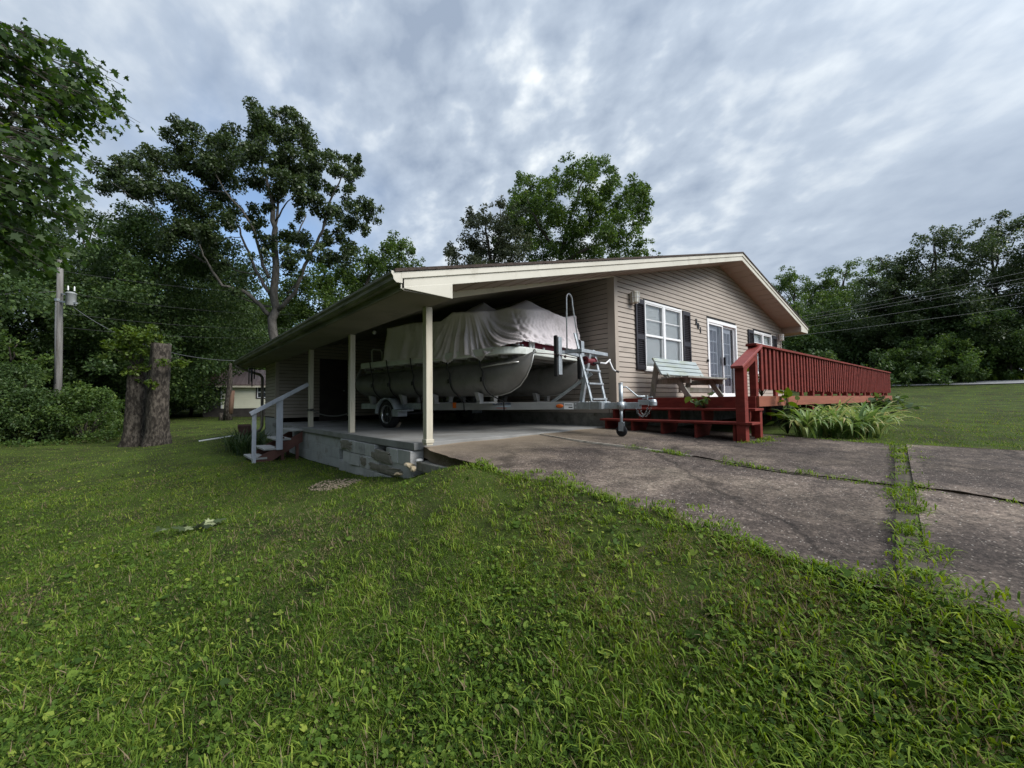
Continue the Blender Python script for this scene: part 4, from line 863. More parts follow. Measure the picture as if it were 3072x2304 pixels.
for j in range(NR):
    q = j / (NR - 1)
    if q < .42:
        rho = rho_e * (q / .42); t = ct + (bt_ - ct) * rho; s = cs + (bs_ - cs) * rho; z = topz(t, s)
        z = z + .010 * np.sin(t * 9 + s * 4) * np.sin(s * 7 - t * 3)
        d = 0 * sh
    else:
        h = (q - .42) / .58; rho = rho_e + (1 - rho_e) * (h ** 1.15)
        te, se = ct + (bt_ - ct) * rho_e, cs + (bs_ - cs) * rho_e
        t = ct + (bt_ - ct) * rho; s = cs + (bs_ - cs) * rho; ze = topz(te, se)
        sag = .05 * np.sin(math.pi * h) * (1 - cnr)
        z = ze + (hem - ze) * h - .0 * sag - .09 * np.sin(math.pi * h) * cnr
        usc = upk + (uu - upk) / (.42 + .58 * h); sh = fold(usc, .155, 1.0) * .6 + fold(usc, .40, 2.2) * .7
        d = sh * amp * min(1, h * 1.8) ** 1.1 + shl * ampl * min(1, h * 1.5) - .02 * np.sin(math.pi * h) + .02 * np.sin(uu * 3 + h * 5) * np.sin(math.pi * h) + (.012 * np.sin(uu * 2 * np.pi / .05) if h > .93 else 0)
    nx_, ny_ = bt_ - ct, (bs_ - cs) * .35; nn = np.hypot(nx_, ny_); t = t + d * nx_ / nn; s = s + d * ny_ / nn
    V.append(np.stack([-t, s, z], -1))
V = np.concatenate(V); ii = np.arange(NR * NT).reshape(NR, NT); jj = np.roll(ii, -1, 1)
Fq = np.stack([ii[:-1], jj[:-1], jj[1:], ii[1:]], -1).reshape(-1, 4)
M_cover = mat('lilac_grey_canvas', (.68, .63, .65), (.74, .69, .705), 2.2, .85, bump=.25, bscale=9, c3=(.34, .31, .30), s3=1.3, lo3=.52, hi3=.75, spec=.15)
cv = link('fabric', np_mesh('fabric', V, [Fq]), M_cover, Cv, smooth=True)
sm = cv.modifiers.new('thick', 'SOLIDIFY'); sm.thickness = .004
tex = bpy.data.textures.new('crumple', 'CLOUDS'); tex.noise_scale = .22; tex.noise_depth = 3
dm = cv.modifiers.new('crumple', 'DISPLACE'); dm.texture = tex; dm.strength = .016; dm.mid_level = .5; dm.texture_coords = 'LOCAL'
for s, te, se in ((2.07, .72, 1.95), (2.90, .90, 2.78), (3.98, 1.0, 3.9), (4.80, 1.0, 4.65), (5.42, 1.0, 5.25)):
    z0 = float(hem_near(s)) if s < 5 else 1.42
    pts = [Lc(1.255, s, z0 + .03), Lc(1.24, s, z0 - .08)] + [Lc(.87 + .318 * math.cos(a), s + (se - s) * .25 * i / 6, .94 + .318 * math.sin(a)) for i, a in enumerate(np.linspace(R(20), R(-62), 7))] + [Lc(te + .04, se, .52), Lc(te + .03, se, .36)]
    mb = MB(); mb.tube(pts, .017, 6, flat=.5); st = mb.build('strap', M_rubber, Cv, True)
    MB().obox(Lc(1.195, s + .01, .92), (.012, 0, 0), (0, .03, 0), (0, 0, .04)).build('buckle', M_blk, st, bevel=.004)
# stone chocking the wheel
def rock(name, label, cat, c, r, seed, m, squash=(1, 1, .6), group=None, sub=3):
    q = np.random.default_rng(seed); bm = __import__('bmesh').new(); __import__('bmesh').ops.create_icosphere(bm, subdivisions=sub, radius=1)
    ks = q.normal(0, 1, (9, 3)); ks /= np.linalg.norm(ks, axis=1)[:, None]; hs = q.uniform(.38, .85, 9)
    for v in bm.verts:
        p = np.array(v.co); 
        for a, h in zip(ks, hs):
            o_ = p @ a - h
            if o_ > 0: p = p - a * o_ * .9
        p = p * r * np.array(squash); v.co = p
    me = bpy.data.meshes.new(name); bm.to_mesh(me); bm.free(); o = link(name, me, m); o.location = c; o.rotation_euler = (0, 0, q.uniform(0, 6)); return tag(o, label, cat, group)
M_rock = mat('buff_stone', (.26, .20, .13), (.38, .32, .24), 5, .9, bump=.5, bscale=20, c3=(.48, .44, .36), s3=3)
rock('rock', 'buff stone wedged against the trailer wheel on the slab', 'rock', (-2.93, 3.60, .055), .17, 3, M_rock, (1, .6, .5))
M_rock2 = mat('pale_limestone', (.30, .24, .15), (.42, .35, .24), 9, .95, bump=.9, bscale=30, c3=(.46, .42, .34), s3=3)
lab = ['flat cream stone lying in the gap where the block pier meets the driveway edge', 'yellowish stone propped on edge at the corner of the block pier', 'small pale stone below the others at the foot of the pier', 'grey broken block piece wedged beside the driveway edge']
for i, (x, y, z, r_) in enumerate(((-4.42, .08, -.28, .10), (-4.46, -.10, -.30, .085), (-4.50, .22, -.40, .07), (-4.33, -.03, -.22, .075))):
    rock('rock', lab[i], 'rock', (x, y, z), r_, 20 + i, M_rock2 if i < 3 else M_cmu, (1, .75, .42), 'stones tumbled at the corner of the slab')
# rope and chimes
mb = MB(); a, b = V3(-4.2, 5.385, .40), V3(-4.2, 2.85, .36)
mb.tube([a + (b - a) * q - V3(0, 0, .10 * 4 * q * (1 - q)) for q in np.linspace(0, 1, 16)], .012, 6)
for zz in (.38, .41): mb.tube([V3(-4.203 + .066 * math.cos(t), 5.44 + .066 * math.sin(t), zz) for t in np.linspace(0, 2 * math.pi, 13)], .012, 6)
tag(mb.build('rope', M_blk, smooth=True), 'dark rope tied low between two carport posts', 'rope')
Wc = thing('wind_chime', 'dark wind chime hanging under the far end of the eave', 'wind chime', (-4.72, 9.9, 1.6)); off = (-4.72, 9.9, 1.6)
MB(off).lathe((-4.72, 9.9, 1.70), (0, 0, 1), [(.001, .012), (.09, .008), (.09, -.008), (.001, -.012)], 14).build('top_disc', M_blk, Wc)
for i in range(4):
    a = 2 * math.pi * i / 4; x, y = -4.72 + .07 * math.cos(a), 9.9 + .07 * math.sin(a); l = .34 + .08 * i
    MB(off).tube([(x, y, 1.66), (x, y, 1.66 - l)], .016, 8).build('tube', M_blk, Wc, True)
MB(off).tube([(-4.72, 9.9, 1.79), (-4.72, 9.9, 1.1)], .004, 5).build('cord', M_blk, Wc)
mb = MB(); mb.beam((-5.88, 11.57, float(gz(-5.88, 11.57)) + .02), (-4.95, 11.62, float(gz(-4.95, 11.62)) + .03), .10, .03)
tag(mb.build('white_plank', M_white), 'long white plank lying flat in the grass beyond the side steps', 'plank')
mb = MB(); mb.obox((-4.75, 10.75, float(gz(-4.75, 10.75)) + .16), (.17, -.03, 0), (.01, .03, .03), (-.03, .0, .17)); tag(mb.build('leaning_board', mat('dark_brown_board', (.06, .03, .025), (.10, .05, .04), 4, .8)), 'dark brown board standing in the grass behind the downspout', 'board')
# ------------------------------------------------------------------ vegetation
def leaf_cloud(cen, rad, n_per, size, rg, up=.35, squash=.8, out=.5, shell=2.4, fold=.25, wid=.62):
    cen = np.repeat(np.asarray(cen, float), n_per, 0) if np.isscalar(n_per) else np.repeat(np.asarray(cen, float), n_per, 0)
    rad = np.repeat(np.asarray(rad, float), n_per); n = len(cen)
    d = rg.normal(0, 1, (n, 3)); d /= np.linalg.norm(d, axis=1)[:, None]
    r = rad * rg.random(n) ** (1 / shell)
    P = cen + d * r[:, None] * np.array([1, 1, squash])
    ax = rg.normal(0, 1, (n, 3)) + d * out * 2 + np.array([0, 0, -.35]); ax /= np.linalg.norm(ax, axis=1)[:, None]
    nn = rg.normal(0, .75, (n, 3)) + np.array([0, 0, 1.0]) * up * 2.5 + d * .5; nn -= ax * (nn * ax).sum(1)[:, None]; nn /= np.linalg.norm(nn, axis=1)[:, None] + 1e-9
    sd = np.cross(nn, ax); s = size * rg.uniform(.55, 1.3, n)[:, None]
    V = np.stack([P - ax * s * .5, P + sd * s * wid * .5 + nn * s * fold * .3 - ax * s * .05, P + ax * s * .55, P - sd * s * wid * .5 + nn * s * fold * .3 - ax * s * .05], 1).reshape(-1, 3)
    F = np.arange(4 * n).reshape(n, 4)
    # tint: natural variety of leaf colour, younger leaves towards shoot tips
    clump = np.repeat(rg.normal(0, .13, max(1, n // 40 + 1)), 40)[:n]
    tint = np.clip(.45 + clump + rg.normal(0, .16, n), 0, 1)
    return V, F, np.repeat(tint, 4)
M_leaf_oak = leafmat('oak_leaf', [(0, (0.026, 0.043, 0.015)), (.5, (0.047, 0.076, 0.025)), (1, (0.113, 0.151, 0.047))], .28, .42, spec=.45)
M_leaf_dk = leafmat('dark_leaf', [(0, (0.026, 0.050, 0.016)), (.5, (0.050, 0.090, 0.026)), (1, (0.126, 0.182, 0.046))], .30, .5)
M_leaf_md = leafmat('mid_leaf', [(0, (0.037, 0.069, 0.018)), (.5, (0.071, 0.125, 0.028)), (1, (0.169, 0.233, 0.056))], .33, .5)
M_leaf_lt = leafmat('fresh_leaf', [(0, (0.043, 0.082, 0.012)), (.5, (0.086, 0.136, 0.021)), (1, (0.151, 0.195, 0.036))], .35, .5)
M_leaf_br = leafmat('bronze_leaf', [(0, (.035, .045, .026)), (.5, (.055, .070, .036)), (1, (.10, .11, .055))], .3, .5)
M_leaf_mp = leafmat('maple_leaf', [(0, (0.015, 0.035, 0.007)), (.5, (0.037, 0.077, 0.014)), (1, (0.119, 0.188, 0.037))], .42, .42)
M_bark = mat('grey_bark', (.10, .090, .075), (.20, .185, .165), 7, .95, stretch=(1, 1, .3), bump=.8, bscale=14)
M_barkd = mat('dark_bark', (.040, .034, .028), (.085, .074, .062), 7, .95, stretch=(1, 1, .3), bump=.8, bscale=14)
def wob(pts, rg, a, n=3):                          # subdivide a limb and make it wander
    P = [np.asarray(p, float) for p in pts]; out = []
    for i in range(len(P) - 1):
        l = np.linalg.norm(P[i + 1] - P[i])
        for k in range(n): out.append(P[i] + (P[i + 1] - P[i]) * k / n + (rg.normal(0, a * l, 3) if (k or i) else 0))
    out.append(P[-1]); return out
def finish_tree(name, label, cat, group, base, trunkmb, clouds, mleaf, mbark):
    t = thing(name, label, cat, tuple(base), 0, group)
    trunkmb.off = np.asarray(base)
    me = trunkmb
    me2 = MB(); me2.v = [tuple(np.asarray(v) - base) for v in trunkmb.v]; me2.f = trunkmb.f; me2.build('trunk', mbark, t, True)
    V, F, T = clouds
    link('crown', np_mesh('crown', V - np.asarray(base), [F], T), mleaf, t)
    return t
def px_tree(name, label, base, limbs, clumps, D, dspread, size, dens, mleaf, mbark, seed, sx, sy, sc, group=None, up=.35, shell=2.2, squash=.85, fill=1.02, spread=.36):
    """limbs: [(points in survey picture, r0, r1, depth bend)], clumps: (x, y, r)"""
    rg = np.random.default_rng(seed); tm = MB()
    P = lambda x, y, dd=0: at(sx + x / sc, sy + y / sc, D + dd)
    for pts, r0, r1, bend in limbs:
        m_ = len(pts); q = [P(x, y, bend * (i / max(1, m_ - 1)) ** 1.3) for i, (x, y) in enumerate(pts)]
        w_ = wob(q, rg, .025, 3); tm.tube(w_, list(np.linspace(r0, r1, len(w_))), 8)
    C, Rr = [], []
    for (x, y, r) in clumps:
        dd = rg.normal(0, dspread); c = P(x, y, dd); rm = r / sc / FPX * (D + dd) * math.sqrt(1 + ((sx + x / sc - CX) / FPX) ** 2) * fill
        for k in range(6):                          # break each clump into lesser tufts
            C.append(c + rg.normal(0, rm * spread, 3) * np.array([1, 1, .8])); Rr.append(rm * rg.uniform(.36, .66))
    C, Rr = np.array(C), np.array(Rr); n = np.maximum(6, (dens * (Rr / size) ** 2).astype(int))
    return finish_tree(name, label, 'tree', group, np.asarray(base, float), tm, leaf_cloud(C, Rr, n, size, rg, up, squash, shell=shell), mleaf, mbark)
def wild_tree(label, fx, D, topfy, wpx, seed, mleaf, mbark=None, size=.26, dens=5.0, low=.12, nclump=46, group='trees at the edge of the wood', name='deciduous_tree', zb=None, lean=0, flat=1.0, rough=1.0):
    rg = np.random.default_rng(seed); b = at(fx, 1200, D); z = float(gz(b[0], b[1])) if zb is None else zb
    b = V3(b[0], b[1], z - .1); top = at(fx, topfy, D)[2]; Ht = top - z
    sec = math.sqrt(1 + ((fx - CX) / FPX) ** 2); rw = wpx / 2 / FPX * D
    tm = MB(); mbark = mbark or M_barkd; r0 = .013 * Ht + .04
    tp = [b, b + V3(lean * .1, 0, Ht * .35), b + V3(lean * .3, .2, Ht * .65), b + V3(lean * .4, 0, Ht * .92)]
    tw = wob(tp, rg, .03, 3); tm.tube(tw, list(np.linspace(r0, r0 * .12, len(tw))), 8)
    C, Rr = [], []
    for i in range(nclump):
        h = low + (1 - low) * ((i + rg.random()) / nclump); 
        prof = (math.sin(math.pi * min(1, max(0, (h - low * .6) / (1.06 - low * .6))) ** .75)) ** .65 * flat
        a = rg.uniform(0, 2 * math.pi); q = rg.random() ** .5
        c = b + V3(rw * prof * q * math.cos(a), rw * prof * q * math.sin(a), Ht * h * .96) + V3(lean * h * .4, 0, 0)
        rc = rw * rg.uniform(.20, .36) * (.55 + .45 * prof) * (1.15 if h < .8 else .8) 
        if c[2] + rc * .8 > top: c[2] = top - rc * .8 * rg.uniform(.6, 1.0)
        if i % 5 == 0 and h > low + .1:
            s_ = b + V3(0, 0, Ht * max(.12, h - .22)); w_ = wob([s_, (s_ + c) / 2 + V3(0, 0, .2), c], rg, .05, 2); tm.tube(w_, list(np.linspace(r0 * .35, .02, len(w_))), 6)
        for k in range(4):
            C.append(c + rg.normal(0, rc * .55 * rough, 3) * np.array([1, 1, .75])); Rr.append(rc * rg.uniform(.32, .68))
    C, Rr = np.array(C), np.array(Rr); n = np.maximum(5, (dens * (Rr / size) ** 2).astype(int))
    return finish_tree(name, label, 'tree', group, b, tm, leaf_cloud(C, Rr, n, size, rg, .35, .8), mleaf, mbark)

M_barko = mat('oak_bark', (.060, .054, .046), (.135, .124, .110), 7, .95, stretch=(1, 1, .4), bump=.8, bscale=14)
# the tall oak beyond the carport roof
OC = [(1170,90,80),(1090,230,75),(1200,200,90),(1340,120,60),(1350,70,30),(1450,190,80),(1320,250,80),(1480,310,70),(1180,330,95),(1330,370,85),(1050,340,90),(870,270,65),(930,380,95),(680,210,60),(640,170,35),(620,280,60),(740,330,75),(820,470,80),(690,420,80),(560,400,75),(450,350,50),(310,390,55),(260,460,50),(180,500,55),(110,540,55),(400,510,65),(310,580,55),(480,600,60),(390,650,45),(620,600,60),(720,670,75),(600,690,50),(1010,500,85),(1140,560,70),(900,620,70),(880,720,65),(960,790,60),(1090,740,60),(1250,520,60),(1250,620,65),(1215,720,40),(1350,540,70),(1450,500,80),(1560,440,75),(1620,380,45),(1730,380,45),(1690,470,60),(1780,480,60),(1820,410,30),(1560,550,60),(1470,640,65),(1540,640,50),(1640,590,50),(1780,600,50),(1560,740,65),(1440,780,40),(1690,750,65),(1820,700,65),(1890,690,45),(1900,780,45),(1780,820,65),(1860,860,45),(1700,900,65),(1740,1010,80),(1600,930,50),(1450,930,65),(1340,900,50),(1350,1060,75),(1440,1030,50),(1190,950,55),(1160,850,45),(1200,1040,45),(1390,840,25),(840,900,60),(760,920,60),(690,850,60),(600,880,70),(790,850,45),(950,960,24),(820,1030,36),(930,1090,35),(1030,1200,45),(900,1180,38),(1010,1270,30),(1140,800,36),(1290,440,45),(1390,440,45),(1560,1010,55),(1640,1060,60)]
OL = [([(1265,1750),(1262,1450),(1268,1250),(1270,1000),(1272,850),(1262,700),(1225,560),(1195,430),(1180,250)], 0.260, 0.030, 0),
 ([(1235,1430),(1140,1330),(1050,1260),(920,1230),(860,1140),(810,1060),(770,960)], 0.125, 0.030, -2.0), ([(810,1080),(700,1010),(600,930),(560,890)], 0.062, 0.018, -1), ([(1240,1372),(1100,1335),(1010,1290)], 0.052, 0.018, 1),
 ([(1245,1290),(1170,1190),(1110,1060),(1060,930),(1020,820),(1000,720)], 0.104, 0.030, 1.5), ([(1230,1180),(1180,1050),(1140,880),(1060,730),(940,610),(850,450)], 0.099, 0.024, -1.5),
 ([(1130,1155),(1010,1130),(850,1050)], 0.036, 0.018, 1), ([(1070,970),(960,960),(810,950)], 0.036, 0.018, 1), ([(1045,910),(990,912),(880,930)], 0.026, 0.012, -1),
 ([(1300,1390),(1400,1280),(1450,1140),(1520,1000),(1590,860),(1620,700),(1700,550),(1740,450)], 0.125, 0.024, -1.5), ([(1530,990),(1600,960),(1680,920)], 0.052, 0.018, 1.0), ([(1300,1020),(1370,950),(1430,870),(1480,760)], 0.078, 0.024, 1.5),
 ([(1275,800),(1340,690),(1400,640)], 0.052, 0.018, -1), ([(1270,850),(1290,650),(1330,450),(1340,250)], 0.083, 0.024, 1.0), ([(690,830),(650,720),(600,600),(510,460)], 0.047, 0.018, -1.5), ([(560,890),(460,750),(390,690),(270,600),(180,540)], 0.042, 0.012, -2), ([(940,610),(800,600),(700,550)], 0.031, 0.012, 0), ([(1490,1160),(1430,1200),(1350,1290)], 0.026, 0.048, 0)]
ob = at(822, 1100, 24); ob[2] = float(gz(ob[0], ob[1])) - .1
px_tree('oak_tree', 'tall dark oak with bare forking grey limbs rising behind the low end of the roof', ob, OL + [([(1265,1750),(1268,2080)], .26, .32, 0)], OC, 24, 1.3, .17, 26, M_leaf_oak, M_barko, 3, 250, 300, 2.212, fill=1.2, spread=.42)
# trees behind the roof (pixels of the survey crop 1200,400)
BC = [(860,560,60),(820,640,60),(790,720,70),(840,480,45),(870,640,70),(760,800,70),(900,720,70),(930,800,70),(1130,440,60),(1150,330,40),(1270,230,50),(1340,260,60),(1440,210,50),(1480,250,50),(1540,270,35),(1250,330,70),(1380,340,70),(1500,340,70),(1590,350,45),(1180,400,70),(1300,430,80),(1440,450,80),(1560,430,55),(940,340,55),(910,400,60),(990,400,55),(880,480,70),(970,480,70),(1060,380,45),(1080,470,60),(1040,560,80),(930,570,75),(1160,520,80),(1300,540,80),(1420,560,80),(1540,520,70),(1640,480,50),(1720,380,50),(1740,420,50),(1690,430,40),(1800,460,50),(1850,500,40),(1820,400,35),(1760,500,55),(1700,540,60),(1790,560,45),(1640,600,60),(1740,620,50),(1780,650,35),(1560,620,70),(1460,660,80),(1320,650,80),(1190,640,90),(1060,660,90),(960,680,80),(1100,770,90),(1250,760,90),(1400,770,80),(1520,740,80),(1640,720,60),(1730,760,50),(1790,800,45),(1700,840,70),(1580,840,80),(1450,870,80),(1320,860,80),(1150,870,80),(1010,850,80),(1030,940,80),(1250,930,80),(1420,940,70),(1600,930,70),(1760,910,50),(1850,900,35)]
BLm = [([(1210,1300),(1190,1100),(1190,900),(1230,700),(1290,520),(1350,350)], .24, .04, 0), ([(1190,900),(1060,740),(960,560),(920,400)], .12, .03, -1.5), ([(1200,870),(1330,700),(1500,560),(1720,440)], .12, .03, 1), ([(1190,960),(1400,840),(1650,760),(1780,660)], .15, .03, 1)]
b_ = at(1690, 1000, 30); b_[2] = float(gz(b_[0], b_[1])) - .1
px_tree('broadleaf_tree', 'broad rounded green tree standing behind the middle of the bungalow roof', b_, BLm + [([(1210, 1300), (1205, 1980)], .24, .3, 0)], BC, 30, 1.8, .17, 17, M_leaf_md, M_barkd, 5, 1200, 400, 2.458, up=.5, fill=1.35, spread=.5)
TC = [(540,600,40),(610,590,45),(720,530,40),(770,540,35),(640,660,60),(720,640,60),(560,680,55),(510,660,35),(530,770,50),(620,770,70),(720,760,70),(500,800,40),(550,870,70),(660,880,80),(760,850,70),(400,860,45),(360,880,30),(440,930,60),(540,970,70),(660,980,80),(780,960,70),(380,980,40),(850,900,60),(600,1050,80),(480,1050,70),(820,800,60),(840,700,50),(800,640,45),(870,600,45),(700,860,70),(600,960,70),(850,860,60),(900,760,60)]
b2 = at(1450, 1000, 27); b2[2] = float(gz(b2[0], b2[1])) - .1
px_tree('broadleaf_tree', 'thin bronze-green tree against the left side of the rounded tree behind the roof', b2, [([(700,1500),(690,1200),(680,1000),(650,800),(620,620)], .22, .03, 0), ([(685,1050),(560,950),(420,880)], .10, .02, 0), ([(680,980),(730,760),(740,560)], .1, .02, .5)], TC, 27, .9, .16, 14, M_leaf_br, M_barkd, 6, 1200, 400, 2.458, fill=1.4, spread=.5)
RC = [(2060,900,40),(2030,960,55),(2100,960,45),(2000,1030,60),(2080,1040,60),(2160,1000,50),(2190,1080,45),(2120,1110,60),(1950,1100,70),(2020,1140,70),(1880,1060,60),(1830,1140,80),(1750,1160,80),(1650,1150,80),(1560,1200,90),(1680,1250,90),(1450,1250,90),(1560,1320,90),(1400,1370,90),(1500,1420,90),(1350,1480,80),(1650,1350,90),(1780,1260,80),(1900,1210,70),(1600,1080,60),(2210,1130,50),(1330,1340,50)]
b3 = at(1090, 1100, 29); b3[2] = float(gz(b3[0], b3[1])) - .1
px_tree('broadleaf_tree', 'lower green tree filling the gap between the oak trunk and the roof edge', b3, [([(1800,2000),(1800,1700),(1820,1400),(1900,1150),(2050,980)], .25, .04, 0), ([(1805,1500),(1650,1300),(1550,1180)], .15, .04, 0)], RC, 29, 1.2, .18, 15, M_leaf_md, M_barkd, 7, 250, 300, 2.212, fill=1.3, spread=.5)

# left-hand wood
WL = [
 ('great dark tree whose crown fills the space left of the oak limbs', 470, 27, 640, 620, 'dk', .06), ('dark tree rising behind the utility pole', 230, 28, 590, 460, 'dk', .08), ('dark tree at the edge of the wood beyond the leaning brush', -30, 23, 560, 420, 'dk', .05),
 ('darker tree closing the gap between the oak and the cottage', 640, 40, 770, 430, 'dk', .08), ('low round tree leaning over the cottage roof', 572, 29, 1010, 170, 'md', .35), ('mid green tree behind the double stump', 400, 32, 870, 420, 'dk', .04),
 ('small leafy tree beside the pole, in front of the dark wood', 25, 19, 985, 200, 'md', .05), ('broad tree behind the cottage roof under the oak', 800, 46, 900, 420, 'md', .05)]
for i, (lb, fx, D, ty, wp, kind, low) in enumerate(WL):
    wild_tree(lb, fx, D, ty, wp, 40 + i, {'dk': M_leaf_dk, 'md': M_leaf_md}[kind], size=.17 if D < 30 else .22, dens=13, low=low, nclump=80 if wp > 400 else 40, group='trees of the wood on the left')
# right-hand wood across the road
WR = [
 ('tall dark tree with open ragged top at the right end of the wood', 3010, 34, 625, 350, 'oak', .10), ('dark ragged tree second from the right end of the wood', 2830, 35, 680, 290, 'oak', .08), ('dark tree just beyond the right end of the wood', 3210, 32, 600, 340, 'oak', .1), ('tree with a ragged leaning top where the tall wood begins', 2690, 37, 745, 240, 'oak', .08),
 ('rounded mid green tree, tallest of the lower wood behind the rail', 2545, 47, 780, 280, 'md', .06), ('green tree showing above the right slope of the roof', 2400, 50, 805, 270, 'md', .06), ('pale green fluffy tree just right of the roof slope', 2405, 40, 885, 130, 'lt', .15), ('dark tree behind the far end of the deck', 2480, 42, 905, 240, 'dk', .05),
 ('dark tree between the wires, above the deck end', 2620, 40, 910, 240, 'dk', .04), ('leafy dark tree crossed by the wires over the road', 2770, 36, 900, 230, 'dk', .04), ('wide dark tree under the wires at the right', 2950, 33, 900, 300, 'dk', .03), ('low pale tree at the right edge behind the road', 3040, 31, 985, 190, 'md', .04), ('low spreading bright tree over the roadside grass', 2820, 32.5, 1010, 230, 'md', .04), ('dark tree hidden low behind the deck balusters', 2330, 44, 960, 220, 'dk', .04)]
ML = {'dk': M_leaf_dk, 'md': M_leaf_md, 'oak': M_leaf_oak, 'lt': M_leaf_md}
for i, (lb, fx, D, ty, wp, kind, low) in enumerate(WR):
    wild_tree(lb, fx, D, ty, wp, 80 + i, ML[kind], size=.21 if D > 38 else .18, dens=13, low=low, nclump=76 if wp > 225 else 46, group='trees of the wood on the right', rough=1.15 if kind == 'oak' else 1.0)
# the wood goes on round the left of the lawn, behind the photographer's shoulder
src = [o for o in COL.objects if o.name.startswith('deciduous_tree') and o.get('group') == 'trees of the wood on the left'][:2]
for i, (x, y, sc) in enumerate(((-24, 3, 1.0), (-25, 10, 1.1), (-23, -4, .95), (-26, -11, 1.05), (-19, 17, 1.0), (-22, -19, 1.0), (-31, 0, 1.3), (-31, 12, 1.3), (-31, -9, 1.3))):
    s_ = src[i % 2]; r_ = s_.copy(); COL.objects.link(r_); r_.location = (x, y, float(gz(x, y)) - .1); r_.rotation_euler = (0, 0, i * 1.3); r_.scale = (sc, sc, sc)
    tag(r_, 'dark tree of the wood that continues along the left side of the lawn', 'tree', 'trees along the left side of the lawn')
    for ch in s_.children: c_ = ch.copy(); COL.objects.link(c_); c_.parent = r_
# brush: a wild mass along each wood edge
def brush(name, label, pts, seed, mleaf, size, dens, kind='stuff'):
    rg = np.random.default_rng(seed); C, Rr = [], []
    for (fx, D, topfy, wpx, n) in pts:
        b = at(fx, 1200, D); z = float(gz(b[0], b[1])); top = at(fx, topfy, D)[2]; rw = wpx / 2 / FPX * D
        for i in range(n):
            h = rg.random() ** .8; a = rg.uniform(0, 6.283); q = rg.random() ** .5 * math.sqrt(max(.05, 1 - h * h))
            C.append(b * [1, 1, 0] + V3(rw * q * math.cos(a), rw * q * math.sin(a), z + (top - z) * h * .92)); Rr.append((top - z) * rg.uniform(.10, .2) + .12)
    C, Rr = np.array(C), np.array(Rr); n = np.maximum(6, (dens * (Rr / size) ** 2).astype(int)); V, F, T = leaf_cloud(C, Rr, n, size, rg, .3, .8)
    return tag(link(name, np_mesh(name, V, [F], T), mleaf), label, None if kind == 'stuff' else 'shrub', None, kind if kind == 'stuff' else None)
brush('undergrowth', None, [(2400 + i * 62, 30.5 + (i % 3) * 1.6, 1085 - (i * 37) % 55, 130, 11) for i in range(13)] + [(2340 + i * 55, 40, 1010 - (i * 53) % 60, 150, 10) for i in range(14)], 120, M_leaf_dk, .22, 10)
brush('undergrowth', None, [(-120 + i * 62, 27 + (i % 2) * 2, 1120 - (i * 41) % 70, 170, 14) for i in range(11)], 121, M_leaf_dk, .22, 10)
brush('undergrowth', None, [(360, 15.5, 1262, 60, 8), (330, 15, 1290, 80, 8), (270, 14.6, 1306, 90, 8), (200, 14.3, 1310, 90, 6), (130, 14, 1315, 90, 6), (50, 13.6, 1318, 90, 6), (-30, 13.4, 1320, 90, 6)], 124, M_leaf_md, .10, 7)
def shrub(label, fx, D, topfy, wpx, seed, m, size=.095, n=80, dens=10):
    rg = np.random.default_rng(seed); b = at(fx, 1250, D); z = float(gz(b[0], b[1])); base = V3(b[0], b[1], z - .05); top = at(fx, topfy, D)[2]; rw = wpx / 2 / FPX * D
    C, Rr, tm = [], [], MB()
    for i in range(n):
        h = rg.random() ** .7; a = rg.uniform(0, 6.283); q = rg.random() ** .45 * math.sqrt(max(.08, 1 - h ** 2.2)); c = base + V3(rw * q * math.cos(a), rw * q * math.sin(a), (top - z) * h * .93); C.append(c); Rr.append(rw * rg.uniform(.14, .28))
        if i % 6 == 0: w_ = wob([base, (base + c) / 2 + V3(0, 0, .2), c], rg, .05, 2); tm.tube(w_, list(np.linspace(.03, .008, len(w_))), 5)
    C, Rr = np.array(C), np.array(Rr); nn = np.maximum(8, (dens * (Rr / size) ** 2).astype(int)); t = thing('shrub', label, 'shrub', tuple(base), 0, 'shrubs along the edge of the left wood')
    me2 = MB(); me2.v = [tuple(np.asarray(v) - base) for v in tm.v]; me2.f = tm.f; me2.build('stems', M_barkd, t)
    V, F, T = leaf_cloud(C, Rr, nn, size, rg, .35, .8); link('foliage', np_mesh('foliage', V - base, [F], T), m, t)
shrub('rounded dense shrub just left of the double stump', 255, 15.6, 1150, 230, 130, M_leaf_md)
shrub('tall shadowy bush at the foot of the utility pole', 120, 15.2, 1165, 260, 131, M_leaf_dk)
shrub('dark bush at the left end of the wood edge', -40, 14.6, 1130, 260, 132, M_leaf_dk)
shrub('slim upright bush in front of the wood, left of the pole', 40, 16.4, 1080, 200, 133, M_leaf_dk)

